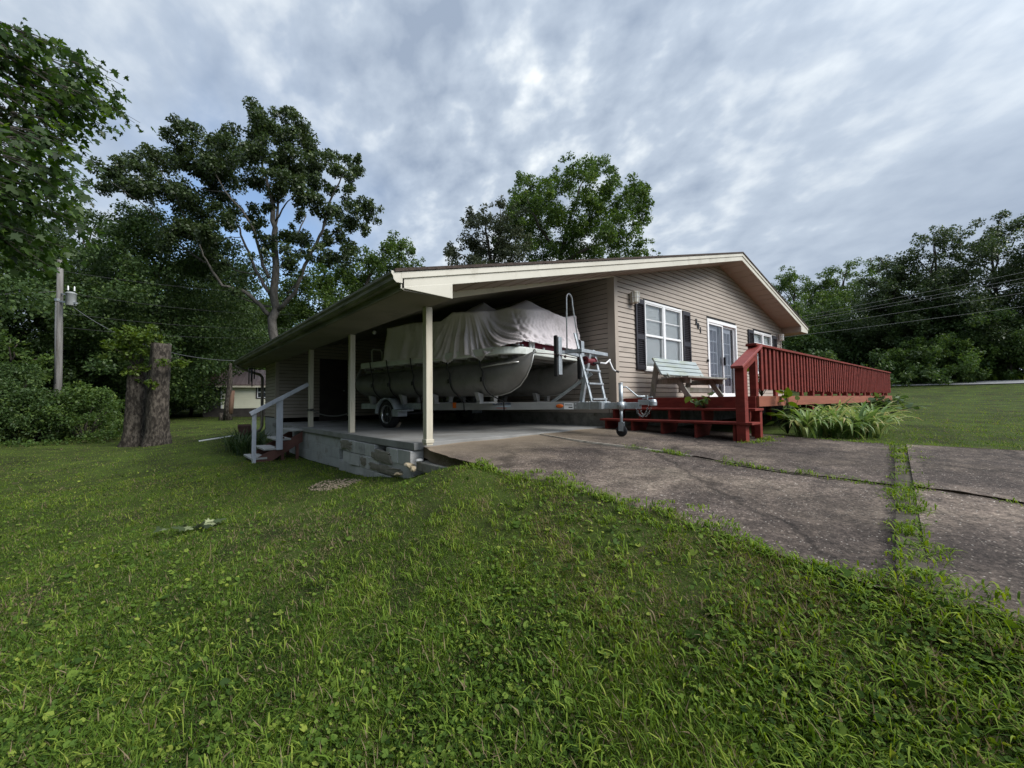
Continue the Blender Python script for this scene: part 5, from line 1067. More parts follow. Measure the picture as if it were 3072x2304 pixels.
# the double stump with fresh sprouts
sb = at(440, 1340, 14.0); sb = V3(sb[0], sb[1], float(gz(sb[0], sb[1])) - .1); TS = thing('tree_stump', 'tall cut-off double tree stump sprouting bright yellow-green leaves', 'tree stump', tuple(sb))
rg = np.random.default_rng(9)
def bole(pts, rs, seed, n=26):
    q = np.random.default_rng(seed); P = [np.asarray(p, float) for p in pts]; m_ = 26; vs = []; ph = q.uniform(0, 6.28, 5)
    zt = np.linspace(0, 1, m_); X = np.array([[np.interp(t, np.linspace(0, 1, len(P)), [p[k] for p in P]) for k in range(3)] for t in zt]); Rd = np.interp(zt, np.linspace(0, 1, len(rs)), rs)
    for i in range(m_):
        for k in range(n):
            a = 2 * math.pi * k / n; fl = max(0, 1 - zt[i] * 5)
            r_ = Rd[i] * (1 + .06 * math.sin(3 * a + ph[0]) + .05 * math.sin(5 * a + ph[1] + zt[i] * 4) + .18 * fl * math.sin(4 * a + ph[2]) + q.normal(0, .022))
            vs.append(X[i] + V3(math.cos(a) * r_, math.sin(a) * r_, (q.normal(0, .02) if i == m_ - 1 else 0)))
    fs = [[i * n + k, i * n + (k + 1) % n, (i + 1) * n + (k + 1) % n, (i + 1) * n + k] for i in range(m_ - 1) for k in range(n)] + [[(m_ - 1) * n + k for k in range(n)]]
    return MB(sb).add(vs, fs)
M_barks = mat('furrowed_bark', (.026, .021, .016), (.105, .090, .073), 16, .95, stretch=(1, 1, .42), bump=1.0, bscale=22, lo=.40, hi=.62, c3=(.018, .014, .011), s3=13, lo3=.50, hi3=.60)
S2 = lambda fx, fy, D=14.0: at(fx, fy, D)
zb_ = sb[2]
p0, p1, p2 = S2(402, 1338), S2(410, 1200), S2(412, 1100); bole([p0 + [0, 0, -.1], p0 + (p1 - p0) * .3, p1, p2], [.40, .30, .27, .22], 1).build('trunk', M_barks, TS, True)
p0, p1, p2 = S2(470, 1335, 13.9), S2(472, 1200, 13.9), S2(483, 1032, 13.9); bole([p0 + [0, 0, -.1], p0 + (p1 - p0) * .3, p1, p2], [.42, .32, .30, .265], 2).build('trunk', M_barks, TS, True)
SC = [(370,1020,34),(345,1035,26),(420,1000,34),(400,985,26),(450,1010,26),(395,1040,34),(430,1040,34),(380,1062,26),(330,1045,22),(325,1032,16),(480,1020,16),(500,1082,20),(525,1088,22),(548,1092,16),(565,1088,10),(415,1108,22),(445,1112,20),(395,1120,20),(460,1148,18),(470,1158,14),(425,1070,22),(400,1062,26),(410,1140,14),(360,1050,24)]
C = []; Rr = []
for x, y, r in SC:
    c = S2(x, y, 13.75 + rg.normal(0, .15))
    for k in range(3): C.append(c + rg.normal(0, r / FPX * 6, 3)); Rr.append(r / FPX * 14 * rg.uniform(.45, .8))
C, Rr = np.array(C), np.array(Rr); V, F, T = leaf_cloud(C, Rr, np.maximum(6, (16 * (Rr / .11) ** 2).astype(int)), .11, rg, .5, .7)
link('sprouts', np_mesh('sprouts', V - sb, [F], T), M_leaf_lt, TS)
tm = MB(sb)
for c in C[::4]: tm.tube(wob([S2(420, 1110), (S2(420, 1110) + c) / 2 + V3(0, 0, .1), c], rg, .06, 2), [.02, .016, .014, .01, .006][:5], 5)
tm.build('twigs', M_barkd, TS)

# overhanging maple, close by on the left
MT = thing('maple_tree', 'overhanging maple branches with large leaves close by at the left', 'tree', (-12.6, -.2, -1.1)); mo = V3(-12.6, -.2, -1.1)
rg = np.random.default_rng(21)
mb = MB(mo); tw = wob([(-12.6, -.2, -1.2), (-12.5, -.3, 2.0), (-12.3, -.2, 4.5), (-11.9, .1, 8.0)], rg, .02, 3); mb.tube(tw, list(np.linspace(.30, .10, len(tw))), 10); mb.build('trunk', M_bark, MT, True)
MCl = [(40,190,5.0,40),(100,230,5.1,55),(60,300,4.9,60),(150,200,5.3,45),(190,260,5.3,50),(120,330,5.0,70),(200,330,5.2,60),(250,250,5.5,36),(280,290,5.5,44),(320,330,5.6,38),(300,250,5.6,22),(350,290,5.7,22),(300,370,5.5,30),(240,330,5.4,50),(50,400,4.8,70),(130,420,4.9,70),(200,420,5.1,50),(60,500,4.7,80),(150,500,4.8,70),(220,480,5.0,36),(40,600,4.6,80),(120,590,4.7,70),(190,560,4.9,40),(50,690,4.6,70),(120,680,4.7,60),(170,640,4.9,36),(100,760,4.7,50),(150,740,4.8,42),(180,780,4.9,20),(40,770,4.6,50),(-50,300,4.8,90),(-60,480,4.7,90),(-50,650,4.6,90),(-40,200,4.9,60),(385,350,5.8,12),(410,362,5.8,10),(370,258,5.7,14),(270,190,5.6,12),(330,220,5.6,10),(110,140,5.3,24),(130,130,5.3,18),(170,150,5.4,20),(20,120,5.0,16),(200,165,5.4,18),(290,400,5.5,16),(250,400,5.4,22),(230,600,5.1,14),(260,500,5.2,14),(280,690,5.3,20),(240,560,5.1,16),(300,720,5.4,16)]
def maple_leaves(P, ax, nn, s):
    n = len(P); sd = np.cross(nn, ax)
    shp = [(-.05, 0), (.10, .22), (.02, .42), (.24, .27), (.42, .52), (.46, .17), (.74, .19), (1.0, 0), (.74, -.19), (.46, -.17), (.42, -.52), (.24, -.27), (.02, -.42), (.10, -.22)]
    V = np.stack([P + ax * (s * u)[:, None] + sd * (s * v)[:, None] - nn * (s * (.10 * u * u + .16 * abs(v)))[:, None] for u, v in shp], 1)
    return V.reshape(-1, 3), np.arange(n * len(shp)).reshape(n, len(shp))
Ps, Ax, Nn, tmb = [], [], [], MB(mo)
root = V3(-12.2, .0, 4.3)
for (x, y, D, r) in MCl:
    c = at(x, y, D); D = D + rg.normal(0, .25); c = at(x, y, D); rm = r / FPX * D * 1.08; ntw = max(2, int(r / 6))
    hub = c + (root - c) * .10
    if r > 30: w_ = wob([root + rg.normal(0, .3, 3), (root + hub) / 2 + V3(0, 0, .25), hub], rg, .03, 3); tmb.tube(w_, list(np.linspace(.045, .010, len(w_))), 6)
    for k in range(ntw):
        e = c + rg.normal(0, rm * .55, 3); dr = nrm(e - hub + V3(0, 0, -.15)); tmb.tube([hub + (e - hub) * .1, (hub + e) / 2 + V3(0, 0, .03), e], [.006, .004, .0025], 4)
        m_ = rg.integers(9, 15)
        for j in range(m_):
            q = rg.uniform(.3, 1.05); p = hub + (e - hub) * q + rg.normal(0, .06, 3); Ps.append(p); a = dr * .5 + rg.normal(0, .55, 3) + V3(.1, -.05, -.55); Ax.append(nrm(a)); v = rg.normal(0, .85, 3) + V3(-.2, -.35, .8); v -= Ax[-1] * (v @ Ax[-1]); Nn.append(nrm(v))
Ps, Ax, Nn = map(np.array, (Ps, Ax, Nn)); s_ = rg.uniform(.05, .125, len(Ps))
V, F = maple_leaves(Ps, Ax, Nn, s_); tn = np.clip(rg.normal(.42, .22, len(Ps)), 0, 1)
link('foliage', np_mesh('foliage', V - mo, [F], np.repeat(tn, 14)), M_leaf_mp, MT); tmb.build('branches', M_barkd, MT)

# fallen twig with pale leaves
FT = at(600, 1590, 5.2); FT = V3(-6.52, .92, float(gz(-6.52, .92))); P_, A_, N_ = [], [], []
for i in range(17):
    P_.append(FT + V3(rg.normal(0, .13), rg.normal(0, .09), .04 + .03 * rg.random())); a = V3(*rg.normal(0, 1, 2), rg.normal(0, .25)); A_.append(nrm(a)); v = V3(0, 0, 1) + rg.normal(0, .35, 3); v -= A_[-1] * (v @ A_[-1]); N_.append(nrm(v))
V, F = maple_leaves(np.array(P_), np.array(A_), np.array(N_), rg.uniform(.09, .17, 17)); M_pale = leafmat('wilted_leaf', [(0, (.015, .025, .010)), (.5, (.06, .085, .035)), (.75, (.20, .23, .12)), (1, (.30, .33, .19))], .2, .7)
tw = thing('fallen_twig', 'fallen twig with wilted pale leaves lying on the lawn', 'twig', tuple(FT))
link('leaves', np_mesh('leaves', V - FT, [F], np.repeat(rg.random(17) ** .6, 14)), M_pale, tw); MB(FT).tube([FT + V3(-.16, .02, .03), FT + V3(0, 0, .05), FT + V3(.18, .05, .03)], .006, 5).build('stem', M_barkd, tw)

# daylilies in front of the deck, and other bedding
def strap_leaves(name, label, cat, bases, n_each, ln, wd, m, seed, group=None, bend=(1.0, 2.2), kind=None):
    rg = np.random.default_rng(seed); V, F, T = [], [], []; o = np.mean(bases, 0); K = 9
    for b in bases:
        for i in range(n_each):
            a = rg.uniform(0, 2 * math.pi); L_ = rg.uniform(.6, 1.15) * ln; w_ = wd * rg.uniform(.7, 1.2); th = rg.uniform(.05, .5); k_ = rg.uniform(*bend) / K; p = b + V3(rg.normal(0, .05), rg.normal(0, .05), 0); st = len(V) ; dr = V3(math.cos(a), math.sin(a), 0); sdv = V3(-math.sin(a), math.cos(a), 0); t0 = np.clip(rg.normal(.45, .2), 0, 1)
            for j in range(K + 1):
                u = j / K; ww = w_ * (1 - u ** 2.2) * (.7 + .6 * min(1, u * 3)) * .5 + .001
                V += [p - sdv * ww, p + dr * 0 + V3(0, 0, -ww * .5), p + sdv * ww]; T += [min(1, t0 + (.45 if (u > .8 and rg.random() < .3) else 0))] * 3
                p = p + (dr * math.sin(th) + V3(0, 0, math.cos(th))) * L_ / K; th += k_ * (.35 + 1.3 * u)
            for j in range(K):
                q = st + 3 * j; F += [[q, q + 1, q + 4, q + 3], [q + 1, q + 2, q + 5, q + 4]]
    ob_ = link(name, np_mesh(name, np.array(V) - o, [np.array(F)], T), m, smooth=True); ob_.location = o; return tag(ob_, label, cat, group, kind)
M_lily = leafmat('daylily_leaf', [(0, (0.072, 0.138, 0.036)), (.45, (0.169, 0.256, 0.078)), (.75, (0.351, 0.400, 0.168)), (1, (0.546, 0.425, 0.204))], .3, .45)
bs = []
for i in range(21):
    x = .84 + 2.3 * (i + rg.random()) / 21; yy = rg.uniform(-3.68, -2.85) + max(0, (1.5 - x)) * .15; bs.append(V3(x, yy, float(gz(x, yy)) - .01))
lb = ['arching pale green daylily clump nearest the red stair post', 'dense daylily clump in the middle of the row before the deck', 'daylily clump at the lawn end of the row before the deck']
for i in range(3): strap_leaves('daylily', lb[i], 'plant', [b for b in bs if .84 + i * .77 <= b[0] < .84 + (i + 1) * .77], 24, .70, .048, M_lily, 30 + i, 'daylilies along the front of the deck', (1.3, 3.4))
bs = [V3(x, y, float(gz(x, y))) for x, y in [(-5.2 + rg.uniform(-.35, .5), 7.6 + rg.uniform(-.3, 1.4)) for _ in range(14)]]
strap_leaves('daylily', 'dark strap-leaved clump growing beside the grey side steps', 'plant', bs, 16, .62, .03, leafmat('dark_strap_leaf', [(0, (.02, .045, .018)), (.6, (.05, .085, .03)), (1, (.10, .13, .05))], .25, .5), 35)
def broad_plant(label, base, n, h, sp, size, seed, m, name='leafy_plant', mst=None):
    rg = np.random.default_rng(seed); base = np.asarray(base, float); t = thing(name, label, 'plant', tuple(base)); P_, A_, N_ = [], [], []; tm = MB(base)
    for i in range(n):
        e = base + V3(rg.normal(0, sp), rg.normal(0, sp * .7), h * rg.uniform(.25, 1.0)); tm.tube([base, (base + e) / 2 + rg.normal(0, .03, 3), e], [.006, .005, .003], 4); P_.append(e); a = (e - base) * [1, 1, .2] + rg.normal(0, .2, 3); A_.append(nrm(a)); v = V3(0, 0, 1) + rg.normal(0, .45, 3); v -= A_[-1] * (v @ A_[-1]); N_.append(nrm(v))
    P_, A_, N_ = map(np.array, (P_, A_, N_)); s = size * rg.uniform(.6, 1.2, n); sd = np.cross(N_, A_); shp = [(0, 0), (.15, .3), (.45, .36), (.8, .18), (1, 0), (.8, -.18), (.45, -.36), (.15, -.3)]
    V = np.stack([P_ + A_ * (s * u)[:, None] + sd * (s * v)[:, None] - N_ * (s * .25 * u * u)[:, None] for u, v in shp], 1).reshape(-1, 3)
    link('leaves', np_mesh('leaves', V - base, [np.arange(n * 8).reshape(n, 8)], np.repeat(np.clip(rg.normal(.5, .2, n), 0, 1), 8)), m, t); tm.build('stems', M_leaf_dk, t)
broad_plant('light green broad-leaved sprig poking up at the deck corner above the daylilies', (1.05, -2.62, -.06), 26, .72, .13, .15, 50, M_leaf_lt)
broad_plant('broad-leaved plant hanging over the upper tread inside the deck corner', (-.02, -1.75, .378), 12, .30, .12, .15, 51, M_leaf_md)
broad_plant('climbing leafy stem seen through the first balusters on the deck', (1.35, -2.15, DZ), 18, .62, .10, .13, 52, M_leaf_lt)
broad_plant('dark leafy bush under the far end of the deck', (9.6, -2.75, .02), 110, .55, .45, .20, 53, M_leaf_dk)
broad_plant('shaded weed mound under the middle of the deck', (6.2, -2.2, -.02), 70, .38, .5, .16, 54, M_leaf_md)
broad_plant('shaded weeds behind the daylilies under the deck edge', (3.9, -2.35, -.02), 60, .34, .5, .15, 55, M_leaf_md)

# ------------------------------------------------------------------ poles, wires, cottage
pb = at(174, 1155, 18); PB = V3(pb[0], pb[1], float(gz(pb[0], pb[1])) - .3); UPo = thing('utility_pole', 'weathered wooden utility pole carrying a grey transformer beside the dark wood', 'utility pole', tuple(PB))
M_pole = mat('weathered_pole', (.11, .105, .098), (.20, .195, .185), 6, .9, stretch=(2, 2, .12), bump=.5, bscale=24, c3=(.10, .09, .08), s3=4)
mb = MB(PB); mb.tube([PB, PB + V3(0, 0, 3), at(181, 780, 18)], [.135, .125, .095], 14); mb.build('pole', M_pole, UPo, True)
tp = at(213, 897, 17.85); mb = MB(PB); mb.lathe(tp + V3(0, 0, -.30), (0, 0, 1), [(.001, 0), (.15, 0), (.17, .03), (.17, .50), (.185, .51), (.185, .55), (.10, .60), (.001, .61)], 20); tf = mb.build('transformer', mat('grey_tank_paint', (.27, .285, .285), (.34, .355, .355), 3, .45), UPo, True)
mb = MB(PB)
for dx in (-.09, .10): mb.lathe(tp + V3(dx, -.05, .35), (0, 0, 1), [(.02, 0), (.035, .03), (.02, .06), (.035, .09), (.02, .12), (.03, .15), (.015, .2)], 10)
mb.build('bushing', M_white, tf, True)
mb = MB(PB); mb.beam(at(170, 903, 18), at(230, 910, 17.8), .07, .07); mb.beam(at(168, 899, 18), at(175, 899, 17.9), .1, .1); mb.beam(at(180, 880, 18), at(205, 885, 17.9), .05, .05); mb.build('bracket', M_galv, UPo)
mb = MB(PB); mb.tube([at(168, 905, 17.83), at(166, 1000, 17.83), at(165, 1150, 17.85)], .03, 8); mb.build('conduit', mat('grey_conduit', (.12, .125, .13), rough=.6), UPo, True)
M_wire = mat('pale_wire', (.13, .135, .135), rough=.6); M_wired = mat('dark_wire', (.05, .05, .055), rough=.6)
def wire(label, a, b, sag, r, m, group=None):
    a, b = np.asarray(a, float), np.asarray(b, float); P = [a + (b - a) * q - V3(0, 0, sag * 4 * q * (1 - q)) for q in np.linspace(0, 1, 28)]
    return tag(MB().tube(P, r, 5).build('overhead_wire', m, smooth=True), label, 'wire', group)
wire('thick pale service wire running from the transformer down to the carport eave', at(218, 920, 17.8), (-4.9, 11.3, 1.98), .55, .012, M_wire, 'wires from the utility pole')
for lb, q in (('thin wire leaving the pole top towards the oak', (180, 812, 900, 880)), ('thin wire crossing the wood level with the transformer', (180, 875, 900, 945)), ('thin wire crossing the wood just under the transformer', (172, 937, 900, 985)), ('lowest thin wire crossing in front of the dark wood', (172, 980, 900, 1010))):
    wire(lb, at(q[0], q[1], 18), at(q[2], q[3], 26), .25, .0055, M_wired, 'wires from the utility pole')
wire('short wire reaching left from the utility pole', at(180, 873, 18), at(-300, 880, 15), .1, .009, M_wire, 'wires from the utility pole')
for lb, y0, y1 in (('topmost wire over the road on the right', 945, 812), ('second wire from the top over the road on the right', 954, 830), ('third wire from the top over the road on the right', 960, 842), ('fourth wire from the top over the road on the right', 978, 874), ('lowest faint wire over the road on the right', 1000, 915)):
    dy = (y1 - y0) / 679; wire(lb, at(2393 - 500, y0 - dy * 500, 29), at(3072 + 300, y1 + dy * 300, 25), .15, .008, M_wire, 'wires along the road')
# cottage
c0, c1 = at(662, 1250, 28), at(662, 1250, 28) + V3(6.5, -1.9, 0); dx = nrm((c1 - c0) * [1, 1, 0]); dy = V3(-dx[1], dx[0], 0); zc0 = -.30; CO = V3(c0[0], c0[1], zc0); Ct = thing('cottage', 'small pale yellow cottage with a brown metal roof and dark skirting beyond the lawn', 'house', tuple(CO)); off = CO
def cp(u, v, z): return CO + dx * u + dy * v + V3(0, 0, z)
M_yel = mat('pale_yellow_siding', (.66, .655, .50), (.72, .71, .56), 2, .6)
mb = MB(off); siding(mb, cp(0, 0, 0), dx, -dy, 6.5, .62, lambda u: np.full_like(u, 2.30), [(2.02, 2.78, 1.25, 2.17)], c=.12); mb.build('siding', M_yel, Ct)
mb = MB(off); mb.prism([cp(0, .0, .6), cp(6.5, 0, .6), cp(6.5, 0, 2.3), cp(0, 0, 2.3)], dy * 5); mb.build('wall', M_yel, Ct)
mb = MB(off); mb.prism([cp(-1.0, .03, -.3), cp(6.48, .03, -.3), cp(6.48, .03, .62), cp(-1.0, .03, .62)], dy * 4.9); mb.build('skirting', mat('dark_skirting', (.030, .026, .024), (.05, .045, .04), 4, .9), Ct)
mb = MB(off); mb.prism([cp(-1.15, .1, .62), cp(-.01, .1, .62), cp(-.01, .1, 2.2), cp(-1.15, .1, 2.2)], dy * 3); mb.build('porch_screen', mat('dark_porch_screen', (.045, .045, .045), (.07, .07, .07), 3, .7), Ct)
rf = MB(off); rf.prism([cp(-.25, -.45, 2.22), cp(-.25, 2.6, 3.45), cp(-.25, 5.5, 2.22), cp(-.25, 5.5, 2.17), cp(-.25, 2.6, 3.39), cp(-.25, -.45, 2.15)], dx * 7.1)
for i in range(25): rf.prism([cp(-.25 + i * .285, -.47, 2.225), cp(-.25 + i * .285, 2.6, 3.455), cp(-.25 + i * .285, 2.6, 3.495), cp(-.25 + i * .285, -.47, 2.265)], dx * .05)
rf.build('roof', mat('brown_metal_roof', (.185, .125, .115), (.26, .20, .195), .9, .45), Ct)
mb = MB(off); mb.prism([cp(-.25, -.47, 2.02), cp(6.8, -.47, 2.02), cp(6.8, -.47, 2.14), cp(-.25, -.47, 2.14)], dy * .03); mb.build('eave_board', M_trim, Ct)
mb = MB(off); mb.prism([cp(-1.4, .0, 2.1), cp(-.25, -.4, 2.2), cp(-.25, 2.6, 3.4), cp(-1.4, 2.6, 2.9)], V3(0, 0, .05)); mb.build('porch_roof', mat('rusty_roof', (.07, .045, .04), (.12, .08, .07), 3, .6), Ct)
mb = MB(off)
for (u0, u1, z0, z1) in ((2.02, 2.10, 1.25, 2.17), (2.70, 2.78, 1.25, 2.17), (2.1, 2.7, 2.09, 2.17), (2.1, 2.7, 1.25, 1.31)): mb.prism([cp(u0, -.04, z0), cp(u1, -.04, z0), cp(u1, -.04, z1), cp(u0, -.04, z1)], dy * .06)
wf = mb.build('window', mat('dark_brown_frame', (.04, .03, .028), rough=.6), Ct)
mb = MB(off)
for (u0, u1, z0, z1) in ((2.1, 2.7, 1.69, 1.74), (2.1, 2.7, 2.04, 2.09), (2.1, 2.7, 1.31, 1.36), (2.1, 2.15, 1.36, 2.04), (2.65, 2.7, 1.36, 2.04)): mb.prism([cp(u0, -.025, z0), cp(u1, -.025, z0), cp(u1, -.025, z1), cp(u0, -.025, z1)], dy * .04)
mb.build('sash', M_white, wf)
MB(off).quad(cp(2.1, -.002, 1.31), cp(2.7, -.002, 1.31), cp(2.7, -.002, 2.09), cp(2.1, -.002, 2.09)).build('pane', mat('dark_pane', (.04, .045, .05), rough=.1, spec=.8), wf)
mb = MB(off)
for u in (.0, 6.4): mb.prism([cp(u, -.02, .62), cp(u + .1, -.02, .62), cp(u + .1, -.02, 2.28), cp(u, -.02, 2.28)], dy * .02)
mb.build('corner_board', M_white, Ct)
MB(off).sphere(cp(.25, -.3, 2.02), .07, 6).build('porch_lamp', M_white, Ct, True)
# snags before the cottage
db = at(688, 1258, 24.5); DB = V3(db[0], db[1], float(gz(db[0], db[1])) - .15); Sn = thing('dead_tree', 'broken dead trunk standing in front of the yellow cottage', 'dead tree', tuple(DB))
q_ = lambda fx, fy: at(fx, fy, 24.5)
mb = MB(DB); mb.tube([q_(684, 1266), q_(684, 1215), q_(690, 1150), q_(692, 1090)], [.24, .19, .14, .07], 10); mb.build('trunk', M_barks, Sn, True)
mb = MB(DB); mb.tube([q_(690, 1240), q_(695, 1200), q_(700, 1172)], [.15, .13, .08], 8); mb.build('split_stem', mat('bare_brown_wood', (.13, .075, .05), (.21, .13, .09), 5, .9, stretch=(1, 1, .2)), Sn, True)
mb = MB(DB); mb.tube([q_(667, 1265), q_(667, 1238)], [.2, .15], 8); mb.build('low_stub', M_barks, Sn, True)
# ------------------------------------------------------------------ lawn
rg = np.random.default_rng(77)
def cast(fx, fy):
    d = FW[None] + RT[None] * ((fx - CX) / FPX)[:, None] - UP[None] * ((fy - CY) / FPX)[:, None]
    lo = np.full(len(fx), .6); hi = np.full(len(fx), np.nan); t = lo.copy()
    for D in np.concatenate([np.linspace(.8, 12, 40), np.linspace(13, 48, 40)]):
        p = CAM + d * D; act = np.isnan(hi)
        if not act.any(): break
        q = np.where(act)[0]; h = gz(p[q, 0], p[q, 1]); below = p[q, 2] < h
        hi[q[below]] = D; lo[q[~below]] = D
    ok = ~np.isnan(hi); d, lo, hi = d[ok], lo[ok], hi[ok]
    for _ in range(9):
        m = (lo + hi) / 2; p = CAM + d * m[:, None]; b = p[:, 2] < gz(p[:, 0], p[:, 1]); hi = np.where(b, m, hi); lo = np.where(b, lo, m)
    p = CAM + d * hi[:, None]; return p, hi
def lawn_ok(x, y, jit=.0):
    j = rg.normal(0, .035, len(x)) + .05 * np.sin(y * 3.1) * np.sin(y * 7.7 + x)
    drv_ = on_drive(x, y, 0) & (x > drive_left(y) + .03 + j) & (x < drive_right(y) - .05 + j)
    slabz = (x > -4.36) & (x < 10) & (y > -.0) & (y < 10.5)
    deckz = (x > .3) & (x < 12.8) & (y > -2.5) & (y <= 0)
    dirt = ((x + 4.86) / .34) ** 2 + ((y - 1.62) / .55) ** 2 < 1 + .5 * np.sin(x * 30) * np.sin(y * 23)
    corner = (x > -4.55) & (x < -4.2) & (y > -.25) & (y < .35)
    return ~(drv_ | slabz | deckz | dirt | corner | ((x > 36.5) & (x < 40.5)))
def vnoise(x, y, s, seed):
    q = np.random.default_rng(seed); o = 0
    for i in range(5):
        a = q.uniform(0, 6.28); f = s * q.uniform(.6, 1.7); o = o + np.sin((x * math.cos(a) + y * math.sin(a)) * f + q.uniform(0, 6.28))
    return o / 3.2
n0 = 420000
fx = rg.uniform(-420, 3500, n0); fy = 1120 + (2480 - 1120) * rg.random(n0) ** 1.0
P, D = cast(fx, fy); k_ = lawn_ok(P[:, 0], P[:, 1]); P, D = P[k_], D[k_]
# denser turf close to the ground everywhere near, regardless of the view
X = rg.uniform(-12, -3.9, 60000); Y = rg.uniform(-9, 6, 60000); k_ = lawn_ok(X, Y); X, Y = X[k_], Y[k_]
P = np.concatenate([P, np.stack([X, Y, gz(X, Y)], 1)]); D = np.concatenate([D, np.hypot(X - CAM[0], Y - CAM[1])])
keep = rg.random(len(P)) > np.clip(.95 * (vnoise(P[:, 0], P[:, 1], 2.6, 31) + .5 * vnoise(P[:, 0], P[:, 1], 9, 32) - .35), 0, .78) * np.clip(1.4 - D / 8, 0, 1); P, D = P[keep], D[keep]
P = np.repeat(P, 3, 0); D = np.repeat(D, 3); jt = rg.normal(0, 1, (len(P), 2)) * (.012 + .004 * D)[:, None]; P[:, :2] += jt
k_ = lawn_ok(P[:, 0], P[:, 1]); P, D = P[k_], D[k_]; P[:, 2] = np.where(D < 8, gz(P[:, 0], P[:, 1]), P[:, 2])
x, y = P[:, 0], P[:, 1]; n = len(P)
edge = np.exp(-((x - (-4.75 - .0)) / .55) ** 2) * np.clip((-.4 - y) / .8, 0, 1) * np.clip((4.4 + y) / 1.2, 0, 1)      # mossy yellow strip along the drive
big_ = vnoise(x, y, 1.1, 3); med = vnoise(x, y, 4.2, 4); sm_ = vnoise(x, y, 13, 5)
rough_ = np.clip(.5 + .35 * big_ + .35 * med, 0, 1)
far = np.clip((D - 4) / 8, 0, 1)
h = (.016 + .022 * rg.random(n) ** 1.5) * (1 + .45 * np.clip(sm_, -.6, 1)) * (1 - .25 * far); tall = rg.random(n) < .025 * (1 - far * .6); h = np.where(tall, h * 2.2 + .02, h) * (1 - .3 * edge)
wd = np.maximum(.0028 + .0026 * rg.random(n), .00105 * D) * np.where(tall, 1.35, 1)
az = rg.uniform(0, 6.283, n); ln = np.clip(rg.normal(.75, .38, n), .05, 1.5); bendv = np.clip(rg.normal(.5, .3, n), 0, 1.2)
dr = np.stack([np.cos(az), np.sin(az), np.zeros(n)], 1); wa = az + 1.57 + rg.normal(0, .5, n); wv = np.stack([np.cos(wa), np.sin(wa), rg.normal(0, .2, n)], 1)
tint = np.clip(.38 - .10 * np.clip((-7.2 - x) / 3, 0, 1) * np.clip((9 - D) / 4, 0, 1) + .14 * big_ + .12 * med + .16 * sm_ * (1 - far) + rg.normal(0, .18, n) + .30 * edge + .42 * far, 0, 1)  # near-left tree shade and sun on the far lawn put into blade tint
dead = rg.random(n) < (1 - .75 * far) * np.clip(.14 + .42 * np.clip(vnoise(x, y, 2.6, 31) - .1, 0, 1) * (1 - far) + .0 * far, 0, .4); tint = np.where(dead, 2.0, tint)
def blade(u, b): return dr * (h * (np.sin(ln * .6) * u + np.sin(bendv) * .5 * u * u))[:, None] + np.array([0, 0, 1.0]) * (h * (np.cos(ln * .6) * u - .30 * bendv * u * u))[:, None]
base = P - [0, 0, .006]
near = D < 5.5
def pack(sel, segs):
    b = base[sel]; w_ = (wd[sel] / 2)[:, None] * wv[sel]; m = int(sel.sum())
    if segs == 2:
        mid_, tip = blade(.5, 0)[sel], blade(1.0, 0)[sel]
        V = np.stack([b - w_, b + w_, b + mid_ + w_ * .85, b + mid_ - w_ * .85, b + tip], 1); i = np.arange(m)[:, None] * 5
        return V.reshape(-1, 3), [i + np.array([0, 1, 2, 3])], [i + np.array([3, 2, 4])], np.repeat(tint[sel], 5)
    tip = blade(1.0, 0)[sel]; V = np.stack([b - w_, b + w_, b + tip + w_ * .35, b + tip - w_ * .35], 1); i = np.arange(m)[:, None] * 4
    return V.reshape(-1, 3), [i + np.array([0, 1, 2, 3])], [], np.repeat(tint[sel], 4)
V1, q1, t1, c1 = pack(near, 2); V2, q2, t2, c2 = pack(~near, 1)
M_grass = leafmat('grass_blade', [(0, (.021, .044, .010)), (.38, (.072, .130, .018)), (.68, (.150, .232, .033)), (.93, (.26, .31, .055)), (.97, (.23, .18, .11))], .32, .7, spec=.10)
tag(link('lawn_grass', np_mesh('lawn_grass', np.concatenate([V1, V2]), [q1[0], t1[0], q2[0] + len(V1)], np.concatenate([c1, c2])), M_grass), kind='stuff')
# broad-leaved weeds through the near lawn
fx = rg.uniform(-400, 3400, 95000); fy = rg.uniform(1330, 2500, 95000); P, D = cast(fx, fy); k_ = lawn_ok(P[:, 0], P[:, 1]); P, D = P[k_], D[k_]
dens_ = np.clip(.42 + .55 * vnoise(P[:, 0], P[:, 1], 2.1, 8) + .30 * vnoise(P[:, 0], P[:, 1], 6, 9) + .22 * np.clip((-5.6 - P[:, 0]) / 1.0, -1, 1), 0, 1)
k_ = rg.random(len(P)) < .72 * dens_ * np.clip(1.35 - D / 10, .12, 1); P, D = P[k_], D[k_]; n = len(P)
r_ = (.004 + .0105 * rg.random(n) ** 2.2 + np.where(rg.random(n) < .018, .010 + .008 * rg.random(n), 0) * np.clip(1.5 - D / 5, 0, 1)) * np.clip(.8 + D * .10, .8, 1.6); nn = rg.normal(0, .55, (n, 3)) + [0, 0, 1]; nn /= np.linalg.norm(nn, axis=1)[:, None]
a = rg.normal(0, 1, (n, 3)); a -= nn * (a * nn).sum(1)[:, None]; a /= np.linalg.norm(a, axis=1)[:, None]; b = np.cross(nn, a); c = P + np.stack([np.zeros(n), np.zeros(n), .008 + .026 * rg.random(n)], 1)
ang = np.linspace(.35, 2 * math.pi - .35, 8); ring = [c + (a * math.cos(t) + b * math.sin(t)) * (r_ * (1 + .12 * (i % 2)))[:, None] + nn * (r_ * .22 * (i % 2))[:, None] for i, t in enumerate(ang)] + [c + a * (r_ * .15)[:, None] - nn * (r_ * .2)[:, None]]
V = np.stack(ring, 1).reshape(-1, 3)
